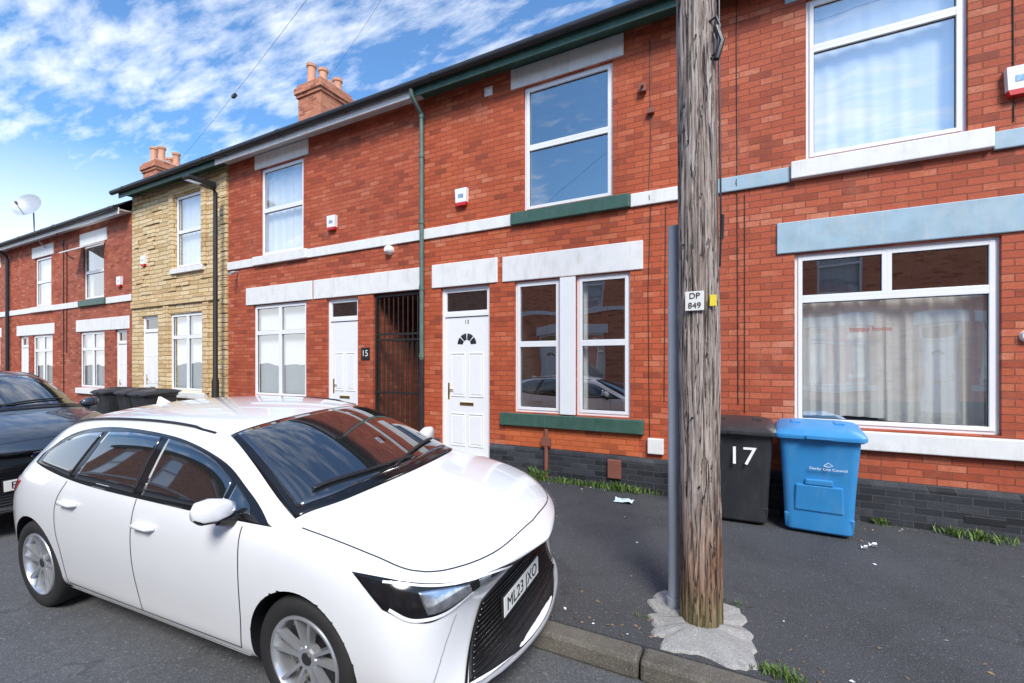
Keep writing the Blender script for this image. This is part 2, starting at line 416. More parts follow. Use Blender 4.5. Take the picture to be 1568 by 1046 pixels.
def house(name, x0, x1, dz, wm, uppers, lowers, doors, alleys=(), lintels=(), sills=(), strings=(), fascia='green', rot=None, roofx=(0,0)):
    par = empty(name, rot)
    eave = 6.2+dz
    holes = []
    P = (MB(), MB(), MB(), MB())
    for u in list(uppers)+list(lowers):
        holes.append((u[0], u[1], u[2], u[3])); window(P, *u)
    for d in doors: holes.append((d[0], d[1], 0, d[3]))
    for a in alleys: holes.append((a[0], a[1], 0, a[2]))
    mb = MB(); wall_holes(mb, x0, x1, 0, eave, holes, W, .13)
    R = 9.1; rz = eave+(R-W+.3)*.6745
    for x in (x0+.006, x1-.006):
        mb.quad([(x,W,0),(x,12.1,0),(x,12.1,eave),(x,R,rz-.08),(x,W,eave)])
    mb.quad([(x0,12.1,0),(x1,12.1,0),(x1,12.1,eave),(x0,12.1,eave)])
    mb.build('wall', par, [wm], recalc=False)
    P[0].build('window_frames', par, [M['pvc'], M['black']], bevel=.003)
    P[1].build('window_glass', par, [M['glass']], recalc=False)
    if P[2].f: P[2].build('curtains', par, [M['curtain'], M['net']], smooth=True, recalc=False)
    P[3].build('rooms', par, [M['room']], recalc=False)
    pl = MB(); segs = [(x0, x1)]
    for a, b in sorted([(d[0]-.02, d[1]+.02) for d in doors]+[(a[0], a[1]) for a in alleys]):
        ns = []
        for s in segs:
            if b <= s[0] or a >= s[1]: ns.append(s)
            else:
                if a > s[0]: ns.append((s[0], a))
                if b < s[1]: ns.append((b, s[1]))
        segs = ns
    for a, b in segs:
        if b-a > .02:
            pl.box(a, b, W-.035, W-.001, 0, .40); pl.hexa([(a,W-.033,.40),(b,W-.033,.40),(b,W-.001,.40),(a,W-.001,.40),(a,W-.01,.455),(b,W-.01,.455),(b,W-.001,.455),(a,W-.001,.455)])
    pl.build('plinth', par, [M['plinth']])
    tr = MB(); keys = ['white','blue','green','concrete']
    for l in lintels: tr.box(l[0], l[1], W-.022, W+.03, l[2], l[3], keys.index(l[4]))
    for l in sills: tr.box(l[0], l[1], W-.075, W+.05, l[2], l[3], keys.index(l[4]))
    for l in strings: tr.box(l[0], l[1], W-.035, W-.001, 3.75+dz, 3.925+dz, keys.index(l[2]))
    tr.build('lintels_sills_string_course', par, [M[k] for k in keys], bevel=.010)
    ro = MB()
    rx0, rx1 = x0-roofx[0], x1+roofx[1]
    def slab(ya, za, yb, zb, t=.05):
        ro.hexa([(rx0,ya,za),(rx1,ya,za),(rx1,yb,zb),(rx0,yb,zb),(rx0,ya,za+t),(rx1,ya,za+t),(rx1,yb,zb+t),(rx0,yb,zb+t)])
    slab(W-.36, eave-.02, R, rz, .04); slab(12.4, eave, R+.001, rz, .04)
    ro.tube([(rx0,R,rz+.05),(rx1,R,rz+.05)], .09, 8)
    ro.build('roof', par, [M['slate']])
    fa = MB(); fa.box(x0, x1, W-.30, W-.275, eave-.2, eave-.03); fa.box(x0, x1, W-.275, W-.001, eave-.085, eave-.065)
    fa.build('fascia', par, [M[fascia]], bevel=.003)
    gu = MB(); gu.tube([(rx0,W-.36,eave-.045),(rx1,W-.36,eave-.045)], .058, 14)
    k = x0+.4
    while k < x1: gu.tube([(k,W-.36,eave-.045),(k+.05,W-.36,eave-.045)], .064, 14); k += 1.8
    gu.build('gutter', par, [M['gutter']], smooth=True)
    for d in doors: door(par, *d)
    return par

def chimney(par, a, b, y0, y1, zb, zt, pots):
    mb = MB(); mb.box(a, b, y0, y1, zb, zt-.35)
    mb.box(a-.04, b+.04, y0-.04, y1+.04, zt-.35, zt-.26); mb.box(a-.08, b+.08, y0-.08, y1+.08, zt-.26, zt-.1); mb.box(a-.03, b+.03, y0-.03, y1+.03, zt-.1, zt)
    mb.build('chimney_stack', par, [M['brick_ch']], bevel=.006)
    f = MB(); f.box(a+.02, b-.02, y0+.02, y1-.02, zt, zt+.05); f.build('chimney_flaunching', par, [M['rendermortar']], bevel=.02)
    p = MB()
    for (fx, fy, h) in pots:
        p.lathe([(.13,0),(.12,.05),(.10,h*.5),(.11,h-.08),(.135,h-.07),(.135,h),(.10,h),(.09,h-.1)], 20, 0, 'z', (a+(b-a)*fx, y0+(y1-y0)*fy, zt+.04))
    p.build('chimney_pots', par, [M['terracotta']], smooth=True)

def alley_tunnel(par, x0, x1, zt):
    t = MB(); y0 = W+.13; y1 = 11.5
    t.quad([(x0,y0,0),(x0,y1,0),(x0,y1,zt),(x0,y0,zt)]); t.quad([(x1,y0,0),(x1,y1,0),(x1,y1,zt),(x1,y0,zt)])
    t.quad([(x0,y0,zt),(x1,y0,zt),(x1,y1,zt),(x0,y1,zt)]); t.quad([(x0,y1,0),(x1,y1,0),(x1,y1,zt),(x0,y1,zt)])
    t.build('alley_passage', par, [M['brick_d']], recalc=False)
    g = MB(); y = W+.06
    ring(g, x0+.01, x1-.01, .04, zt-.02, .04, y-.02, y+.02)
    for z in (.25, 1.15, 2.08, 2.18): g.box(x0+.05, x1-.05, y-.012, y+.012, z, z+.035)
    n = 9
    for i in range(n):
        x = x0+.05+(x1-x0-.1)*(i+.5)/n
        g.tube([(x,y,.06),(x,y,zt-.06)], .010, 6)
    for i in range(n+1):
        x = x0+.05+(x1-x0-.1)*i/n
        g.tube([(x,y+.02,.06),(x,y+.02,2.08)], .007, 6)
    g.build('iron_gate', par, [M['iron']])

# --- main house (no. 13)
hm = house('brick_house', -4.86, -.62, 0, M['brick_a'],
    [(-3.01,-1.67,3.94,5.79,[(0,1,0,.51),(0,1,.51,1)],None)],
    [(-3.165,-2.43,.96,2.91,[(0,1,0,.52),(0,1,.52,1)],None),(-2.19,-1.435,.96,2.91,[(0,1,0,.52),(0,1,.52,1)],'sides')],
    [(-4.53,-3.60,.16,2.915,2.43,'13')],
    lintels=[(-3.22,-1.52,5.80,6.10,'white'),(-3.365,-1.265,2.92,3.30,'white'),(-4.70,-3.455,2.925,3.31,'white')],
    sills=[(-3.20,-1.43,3.75,3.93,'green'),(-3.38,-1.25,.76,.945,'green')],
    strings=[(-4.86,-3.205,'white'),(-1.425,-.62,'white')])
x = MB(); x.box(-2.425, -2.195, W-.03, W+.12, .96, 2.905); x.build('window_mullion_post', hm, [M['pvc']], bevel=.006)
x = MB(); x.box(-3.32, -1.32, W-.006, W-.0005, .46, .75); x.build('painted_apron', hm, [brick('apron_brick', (.60,.13,.042),(.68,.17,.055),(.50,.11,.04),stain=.1,paleamt=.1)])
# --- house 15 with the alley
h15 = house('brick_house', -10.37, -4.86, 0, M['brick_b'],
    [(-9.23,-7.88,3.94,5.79,[(0,1,0,.52),(0,1,.52,1)],'white')],
    [(-9.48,-7.80,.98,2.92,CELL_DBL,'blind')],
    [(-7.22,-6.40,.16,2.91,2.47,None,'plain')],
    alleys=[(-6.02,-4.95,2.92)],
    lintels=[(-9.41,-7.73,5.80,6.10,'white'),(-9.71,-7.61,2.93,3.30,'white'),(-7.57,-4.90,2.93,3.30,'white')],
    sills=[(-9.40,-7.72,3.75,3.935,'white'),(-9.6,-7.68,.78,.96,'white')],
    strings=[(-10.37,-9.405,'white'),(-7.715,-4.865,'white')], fascia='white')
alley_tunnel(h15, -6.02, -4.95, 2.92)
chimney(h15, -11.0, -10.1, 8.35, 9.35, 7.6, 9.25, [(.25,.25,.62),(.7,.3,.40),(.3,.75,.42),(.75,.75,.36)])
text('15', .16, (-6.20, W-.022, 1.86), (math.pi/2,0,0), M['text_white'], h15, 'house_number')
nb = MB(); nb.box(-6.30,-6.10,W-.018,W-.001,1.75,1.97); nb.build('number_plaque', h15, [M['black']], bevel=.004)
# --- stone-clad house
hs = house('stone_clad_house', -14.70, -10.375, 0, M['stone'],
    [(-12.58,-11.40,4.0,5.77,[(0,1,0,.5),(0,1,.5,1)],'white')],
    [(-12.82,-11.34,1.0,2.90,CELL_DBL,'blind')],
    [(-14.20,-13.38,.16,2.90,2.47,None,'plain')],
    sills=[(-12.68,-11.30,3.86,3.985,'white'),(-12.95,-11.2,.84,.985,'white')], fascia='green', roofx=(.22,0))
st = MB()
for (a,b,c,d) in ((-12.78,-12.60,3.99,5.79),(-11.38,-11.2,3.99,5.79),(-12.78,-11.2,5.80,5.98),(-13.05,-12.84,.99,3.1),(-11.32,-11.1,.99,3.1)):
    st.box(a,b,W-.05,W-.001,c,d)
st.box(-14.68,-10.40,W-.045,W-.001,3.12,3.30)
rnd = random.Random(11)
for i in range(150):
    sx = rnd.uniform(-14.6,-10.9); sz = .1+.105*rnd.randint(0,57); w_ = rnd.uniform(.15,.5)
    if -12.9 < sx+w_ and sx < -11.05 and (.8 < sz < 3.3 or 3.8 < sz < 6.1): continue
    if -14.3 < sx+w_ and sx < -13.3 and sz < 3.3: continue
    if sz > 6.0 or 3.0 < sz < 3.35: continue
    st.box(sx, sx+w_, W-rnd.uniform(.012,.03), W-.0008, sz, sz+rnd.choice((.095,.2)))
k = 0
while k < 6.0:
    st.box(-10.62,-10.38,W-.04-.015*(int(k*7)%2),W-.001,k,k+.185); k += .20
st.build('stone_quoins', hs, [M['stone']], bevel=.012)
# --- lower row on the left
def lowrow(name, X0, X1, wm, up, lo, dr, cu1='white', cu2='net', fas='white'):
    d = -.40
    return house(name, X0, X1, d, wm,
      [(up[0],up[1],3.94+d,5.55+d,[(0,1,0,.5),(0,1,.5,1)],cu1)],
      [(lo[0],lo[1],.95,2.60,CELL_DBL,cu2)],
      [(dr[0],dr[1],.12,2.60,2.2,None,'plain')],
      lintels=[(up[0]-.2,up[1]+.2,5.56+d,5.92+d,'white'),(min(lo[0],dr[0])-.2,max(lo[1],dr[1])+.15,2.61,2.96,'white')],
      sills=[(up[0]-.18,up[1]+.18,3.75+d,3.93+d,'green' if cu1=='sides' else 'white'),(lo[0]-.1,lo[1]+.1,.78,.94,'white')],
      strings=[(X0,up[0]-.185,'white'),(up[1]+.185,X1,'white')], fascia=fas)
ha = lowrow('brick_house', -19.0, -14.71, M['brick_d'], (-17.6,-16.3), (-17.85,-16.27), (-15.65,-14.98), 'sides')
hb = lowrow('brick_house', -23.4, -19.005, M['brick_c'], (-21.2,-19.9), (-21.4,-19.8), (-22.55,-21.75))
chimney(ha, -19.45, -18.55, 8.4, 9.4, 7.2, 8.85, [(.25,.25,.6),(.7,.3,.55),(.3,.75,.4),(.75,.75,.5)])
xx = -23.405
for i in range(5):
    lowrow('brick_house', xx-4.3, xx, [M['brick_d'],M['brick_b'],M['brick_c']][i%3], (xx-2.4,xx-1.1), (xx-2.5,xx-1.0), (xx-3.7,xx-2.9))
    xx -= 4.305
cn = MB(); cn.hexa([(-17.75,W-.5,4.85),(-16.2,W-.5,4.85),(-16.2,W-.02,5.10),(-17.75,W-.02,5.10),(-17.75,W-.5,4.88),(-16.2,W-.5,4.88),(-16.2,W-.02,5.13),(-17.75,W-.02,5.13)])
cn.build('window_canopy', ha, [M['white']], bevel=.004)
# --- right house (no. 17)
hr = house('brick_house', -.615, 3.7, 0, M['brick_c'],
    [(.535,1.89,3.98,5.79,[(0,1,0,.70),(0,1,.70,1)],'white')],
    [(.427,2.13,.99,2.93,[(0,1,0,.745),(0,.49,.745,1),(.49,1,.745,1)],'drape')],
    [(2.75,3.55,.16,2.93,2.47,None,'plain')],
    lintels=[(.25,2.42,2.945,3.30,'blue'),(.33,2.05,5.80,6.10,'blue'),(2.6,3.68,2.945,3.3,'blue')],
    sills=[(.385,2.06,3.77,3.965,'white'),(.30,2.6,.77,.965,'white')],
    strings=[(-.615,.38,'blue'),(2.065,3.7,'blue')], fascia='green')
text('happy home', .075, (1.13, W+.069, 2.06), (math.pi/2,0,0), M['text_red'], hr, 'window_sticker', .0005)
xx = 3.705
for i in range(2):
    house('brick_house', xx, xx+4.3, 0, [M['brick_a'],M['brick_d']][i%2],
      [(xx+1.2,xx+2.5,3.94,5.79,CELL_SASH,'white')], [(xx+1.1,xx+2.7,.97,2.91,CELL_DBL,'net')], [(xx+3.2,xx+4.05,.16,2.91,2.45,None,'plain')],
      lintels=[(xx+1.0,xx+2.7,5.8,6.1,'white'),(xx+.9,xx+2.9,2.92,3.3,'white'),(xx+3.05,xx+4.2,2.92,3.3,'white')],
      sills=[(xx+1.0,xx+2.7,3.75,3.93,'white'),(xx+.9,xx+2.9,.78,.95,'white')], strings=[(xx,xx+.99,'white'),(xx+2.71,xx+4.3,'white')])
    xx += 4.305
# --- houses across the street
rot = Matrix.Rotation(math.pi, 4, 'Z')
xx = -13.0
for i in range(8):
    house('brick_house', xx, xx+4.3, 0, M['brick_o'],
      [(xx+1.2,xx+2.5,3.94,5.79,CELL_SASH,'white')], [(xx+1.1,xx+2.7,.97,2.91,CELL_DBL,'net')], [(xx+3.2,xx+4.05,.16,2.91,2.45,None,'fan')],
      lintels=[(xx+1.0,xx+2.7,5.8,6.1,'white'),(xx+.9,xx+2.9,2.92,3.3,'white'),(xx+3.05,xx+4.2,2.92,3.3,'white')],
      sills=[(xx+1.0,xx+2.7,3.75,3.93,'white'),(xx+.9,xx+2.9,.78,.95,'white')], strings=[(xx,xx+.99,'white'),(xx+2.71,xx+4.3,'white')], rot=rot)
    xx += 4.305

# --- facade details
def tubes(par, name, paths, r, mat, seg=8):
    m = MB()
    for p in paths: m.tube(p, r, seg)
    return m.build(name, par, [mat], smooth=True)
tubes(hm, 'green_downpipe', [[(-4.86,W-.34,6.1),(-4.86,W-.33,6.0),(-4.86,W-.09,5.82),(-4.86,W-.08,5.7),(-4.86,W-.08,1.75)]], .036, M['pipe_green'], 12)
b = MB()
for z in (1.78, 2.9, 4.0, 5.1, 5.75): b.tube([(-4.86,W-.08,z),(-4.86,W-.08,z+.07)], .046, 12)
b.build('pipe_collars', hm, [M['pipe_green']], smooth=True)
tubes(hm, 'black_downpipe', [[(-4.86,W-.08,1.74),(-4.86,W-.08,.35),(-4.88,W-.10,.22),(-4.93,W-.18,.12)]], .036, M['gutter'], 12)
tubes(hm, 'facade_cables', [[(-1.18,W-.008,5.9),(-1.17,W-.008,4.6),(-1.19,W-.008,3.95),(-1.18,W-.042,3.84),(-1.17,W-.008,3.7),(-1.2,W-.008,2.6),(-1.18,W-.008,.5)],
    [(-.98,W-.008,3.7),(-1.0,W-.008,1.2)]], .0045, M['black'], 6)
tubes(hr, 'facade_cables', [[(-.17,W-.008,6.1),(-.16,W-.008,4.0),(-.17,W-.042,3.84),(-.16,W-.008,3.7),(-.15,W-.008,1.2)],
    [(-.08,W-.008,3.7),(-.08,W-.008,1.1)],[(2.2,W-.008,6.1),(2.21,W-.008,4.0)]], .0045, M['black'], 6)
b = MB(); b.tube([(-1.26,W-.12,5.28),(-1.26,W,5.28)],.02,8); b.box(-1.31,-1.22,W-.07,W,5.22,5.32); b.box(-1.20,-1.12,W-.06,W,4.92,4.98); b.build('cable_brackets', hm, [M['brown']], bevel=.003)
def alarm(par, x, z):
    a = MB(); a.hexa([(x-.10,W-.07,z-.08),(x+.10,W-.07,z-.08),(x+.10,W,z-.08),(x-.10,W,z-.08),(x-.11,W-.07,z+.14),(x+.11,W-.07,z+.14),(x+.11,W,z+.14),(x-.11,W,z+.14)],0)
    a.hexa([(x-.085,W-.07,z-.13),(x+.085,W-.07,z-.13),(x+.085,W,z-.13),(x-.085,W,z-.13),(x-.10,W-.07,z-.08),(x+.10,W-.07,z-.08),(x+.10,W,z-.08),(x-.10,W,z-.08)],1)
    a.box(x-.05,x+.05,W-.074,W-.071,z-.01,z+.05,2)
    a.build('alarm_box', par, [M['pvc'],M['red'],M['lamp']], bevel=.006)
alarm(hm, -4.09, 4.32); alarm(h15, -7.03, 4.33); alarm(hr, 2.25, 4.36); alarm(hs, -14.0, 4.33); alarm(ha, -15.3, 3.9)
b = MB(); ring(b, -3.68,-3.54,5.82,5.96,.02,W-.02,W-.001); b.box(-3.655,-3.565,W-.012,W-.001,5.845,5.935); b.build('wall_vent', hm, [M['white']], bevel=.003)
b = MB(); b.lathe([(0,-.13),(.04,-.125),(.07,-.09),(.08,-.05),(.08,0)],20,0,'y',(-5.61,W,3.66)); b.build('security_camera_dome', h15, [M['pvc']], smooth=True)
b = MB(); b.tube([(-10.0,W,3.68),(-10.0,W-.08,3.68),(-10.0,W-.14,3.65)],.015,8); b.tube([(-10.02,W-.10,3.66),(-9.9,W-.25,3.60)],.035,12); b.build('security_camera', h15, [M['grey_post']], smooth=True)
b = MB(); b.box(-1.20,-1.0,W-.06,W-.001,.52,.72); b.build('meter_cover', hm, [M['white']], bevel=.01)
b = MB(); b.box(-1.72,-1.54,W-.085,W-.036,.15,.40); b.build('brown_gas_box', hm, [M['brown']], bevel=.01)
b = MB(); b.tube([(-2.62,W-.06,.74),(-2.62,W-.06,.05)],.03,8); b.box(-2.69,-2.55,W-.09,W-.036,.5,.62); b.build('black_vent_pipe', hm, [M['brown']], bevel=.004)
b = MB(); b.box(1.85,2.15,W-.04,W-.03,.12,.19); b.build('air_brick', hr, [M['gutter']], bevel=.003)
b = MB(); b.lathe([(0,-.05),(.045,-.045),(.055,0)],16,0,'y',(2.3,W,1.95)); b.build('wall_light', hr, [M['white']], smooth=True)
tubes(hb, 'black_downpipe', [[(-23.4,W-.34,5.7),(-23.4,W-.1,5.45),(-23.4,W-.08,5.3),(-23.4,W-.08,.1)]], .05, M['gutter'], 10)
tubes(ha, 'facade_cables', [[(-18.95,W-.012,5.5),(-18.93,W-.012,.5)],[(-18.7,W-.012,5.3),(-18.72,W-.012,2)],[(-18.8,W-.3,5.9),(-18.6,W-.05,5.0),(-18.2,W-.02,4.85)]], .012, M['black'], 6)

sd = empty('satellite_dish')
m = MB(); m.tube([(-20.2,W-.05,5.4),(-20.2,W-.3,5.7),(-20.2,W-.32,6.45)],.02,8,1)
c0 = Vector((-20.2,W-.42,6.6)); ax = Vector((.55,-.75,.38)).normalized(); ua = ax.cross(Vector((0,0,1))).normalized(); va = ua.cross(ax)
prev = None
for r in range(6):
    rr = .40*r/5; ringv = []
    for j in range(24):
        a = 6.283*j/24; p = c0+ua*rr*math.cos(a)+va*rr*1.05*math.sin(a)+ax*(rr*rr*.7); ringv.append(p)
    if prev is not None:
        for j in range(24):
            m.quad([prev[j],prev[(j+1)%24],ringv[(j+1)%24],ringv[j]],0)
    prev = ringv
m.tube([c0-va*.33+ax*.06, c0-va*.2+ax*.42],.012,6,1); m.tube([c0-va*.2+ax*.36,c0-va*.16+ax*.46],.035,10,1)
m.build('dish_and_arm', sd, [M['grey_post'],M['grey_post']], recalc=False)

# ---------------------------------------------------------------- ground
def sheet(name, x0, x1, y0, y1, z, mat):
    m = MB(); m.quad([(x0,y0,z),(x1,y0,z),(x1,y1,z),(x0,y1,z)]); return m.build(name, None, [mat], recalc=False)
sheet('ground', -400, 400, -400, 400, -.13, M['ground'])
sheet('road', -120, 60, -3.2, 2.66, -.12, M['road'])
m = MB(); m.box(-120, 60, 2.80, W+.5, -.125, 0); m.build('pavement', None, [M['pave']])
m = MB(); m.box(-120, 60, -W-.5, -3.36, -.125, 0); m.build('pavement', None, [M['pave']])
for nm, ya, yb in (('kerb',2.645,2.798),('kerb',-3.358,-3.2)):
    k = MB(); xk = -40+.13
    while xk < 20:
        dzk = random.uniform(-.005,.005); dy = random.uniform(-.006,.006)
        k.box(xk, xk+.902, ya+dy, yb, -.125, .004+dzk); xk += .914
    k.build(nm, None, [M['kerb']], bevel=.022)
m = MB(); ctr = Vector((-.30,3.14,0)); n = 60
poly = [(-.62,3.52),(-.40,3.60),(-.08,3.52),(.0,3.2),(.03,2.9),(-.02,2.815),(-.25,2.81),(-.47,2.815),(-.58,3.05),(-.64,3.3)]
pts = []
for i in range(n):
    t = i/n*len(poly); a = int(t); f = t-a
    p = Vector(poly[a]).lerp(Vector(poly[(a+1)%len(poly)]), f); j = noise.noise(Vector((p.x*14,p.y*14,1)))*.07
    d = (p-Vector((ctr.x,ctr.y))).normalized(); p += d*j; p.y = max(p.y, 2.806); pts.append(p)
prev = [Vector((p.x,p.y,.001)) for p in pts]
for s_, z_ in ((.95,.016),(.75,.024),(.5,.034),(.3,.045)):
    cur = [Vector((ctr.x+(p.x-ctr.x)*s_, ctr.y+(p.y-ctr.y)*s_, z_+noise.noise(Vector((p.x*8*s_,p.y*8,3)))*.014)) for p in pts]
    for i in range(n): m.quad([prev[i],prev[(i+1)%n],cur[(i+1)%n],cur[i]])
    prev = cur
m.quad(prev)
m.build('concrete_pad', None, [M['pad']], smooth=True, angle=80)

# ---------------------------------------------------------------- telegraph pole
tp = empty('telegraph_pole')
def pole_mesh():
    seg, rows, H = 96, 220, 8.0
    v = []; f = []
    for r in range(rows+1):
        z = -.02+H*r/rows
        for j in range(seg):
            a = 2*math.pi*j/seg
            rr = .127-.0015*z
            q = Vector((math.cos(a)*6, math.sin(a)*6, z*.55))
            c = noise.noise(q*1.7)
            g = -max(0, .10-abs(c))*.16
            rr += g + .007*noise.noise(Vector((math.cos(a)*2, math.sin(a)*2, z*1.3))) + .004*noise.noise(Vector((math.cos(a)*14, math.sin(a)*14, z*3)))
            if z < .5: rr += .006*(1-z/.5)
            v.append((-.295-.0075*z+rr*math.cos(a), 3.206+rr*math.sin(a), z))
    for r in range(rows):
        for j in range(seg):
            j2 = (j+1)%seg; f.append((r*seg+j, r*seg+j2, (r+1)*seg+j2, (r+1)*seg+j))
    f.append(tuple(rows*seg+j for j in range(seg)))
    me = bpy.data.meshes.new('pole_shaft'); me.from_pydata(v, [], f); me.materials.append(M['wood'])
    for p in me.polygons: p.use_smooth = True
    o = bpy.data.objects.new('pole_shaft', me); col.objects.link(o); o.parent = tp
pole_mesh()
m = MB(); zc = 2.06; yc = 3.206-.128
m.box(-.375,-.265,yc-.016,yc-.004,zc-.035,zc+.085,0); m.build('pole_number_plate', tp, [M['plate']], bevel=.002)
text('DP', .052, (-.32,yc-.018,zc+.055), (math.pi/2,0,0), M['text_black'], tp)
text('849', .052, (-.32,yc-.018,zc-.005), (math.pi/2,0,0), M['text_black'], tp)
m = MB(); m.box(-.235,-.195,yc+.01,yc+.02,zc-.01,zc+.06); m.build('yellow_tag', tp, [M['yellow']], bevel=.002)
m = MB(); m.tube([(-.225,3.12,3.62),(-.195,3.12,3.64),(-.18,3.12,3.80),(-.20,3.12,3.86),(-.24,3.12,3.84)],.008,8)
m.tube([(-.20,3.13,3.60),(-.17,3.13,3.70),(-.20,3.13,3.80)],.02,8); m.tube([(-.19,3.16,5.0),(-.185,3.15,3.8),(-.178,3.14,3.0),(-.172,3.13,2.5),(-.18,3.15,2.3)],.006,8)
m.tube([(-.17,3.14,2.47),(-.165,3.13,2.62)],.012,8)
m.build('pole_cables', tp, [M['black']], smooth=True)
m = MB()
for (z, a) in ((3.1,-1.9),(2.75,-1.3),(3.75,-1.5),(1.35,-1.8),(.92,-1.5),(2.45,-2.2),(1.75,-1.1)):
    r = .127; x_ = -.295-.0075*z+r*math.cos(a); y_ = 3.206+r*math.sin(a)
    m.tube([(x_,y_,z),(x_+.006*math.cos(a),y_+.012*math.sin(a),z)],.007,8)
m.build('pole_nails', tp, [M['iron']])
m = MB(); xt, yt = -.355, 3.206
m.tube([(xt-.25,yt,7.6),(xt+.25,yt,7.6)],.03,8); m.build('pole_crossarm', tp, [M['iron']])
ow = empty('overhead_wires')
def wire(a, b, sag, r=.006):
    a = Vector(a); b = Vector(b); return [tuple(a.lerp(b, t/24)-Vector((0,0,sag*4*(t/24)*(1-t/24)))) for t in range(25)]
m = MB()
m.tube(wire((xt,yt,7.55),(-18.6,8.6,8.2),.25),.003,5)
m.tube(wire((xt,yt,7.6),(-10.3,8.4,8.9),.25),.0025,5)
m.tube(wire((xt,yt,7.5),(-13,-6.4,6.2),.2),.003,5)
m.tube(wire((xt,yt,7.5),(2.3,6.0,5.8),.1),.003,5)
m.tube([(-9.9,5.92,7.42),(-9.75,5.88,7.40)],.04,8)
m.build('wire_strands', ow, [M['black']])

gp = empty('metal_post')
m = MB(); m.tube([(-.472,3.30,0),(-.472,3.30,2.62)],.044,20); m.tube([(-.472,3.30,2.62),(-.472,3.30,2.63)],.046,20)
m.tube([(-.472,3.30,.03),(-.472,3.30,.09)],.052,20)
m.build('post_tube', gp, [M['grey_post']], smooth=True)
m = MB()
for z in (.6,1.5,2.4): m.tube([(-.43,3.29,z),(-.36,3.25,z)],.012,8)
m.build('post_clips', gp, [M['iron']])

sl = empty('street_lamp')
m = MB(); X, Y = -10.34, 5.8
m.tube([(X,Y,0),(X,Y,1.3),(X,Y,1.36),(X,Y,5.40)],[.075,.07,.05,.042],14)
m.tube([(X,Y,5.38),(X,Y-.04,5.47),(X,Y-.16,5.50)],.03,10)
m.build('lamp_column', sl, [M['iron']], smooth=True)
m = MB(); m.hexa([(X-.12,Y-.62,5.50),(X+.12,Y-.62,5.50),(X+.10,Y-.02,5.45),(X-.10,Y-.02,5.45),(X-.09,Y-.60,5.57),(X+.09,Y-.60,5.57),(X+.08,Y-.02,5.60),(X-.08,Y-.02,5.60)])
m.build('lamp_head', sl, [M['iron']], bevel=.015)
m = MB(); m.box(X-.07,X+.07,Y-.57,Y-.25,5.474,5.480); m.build('lamp_lens', sl, [M['lamp']])

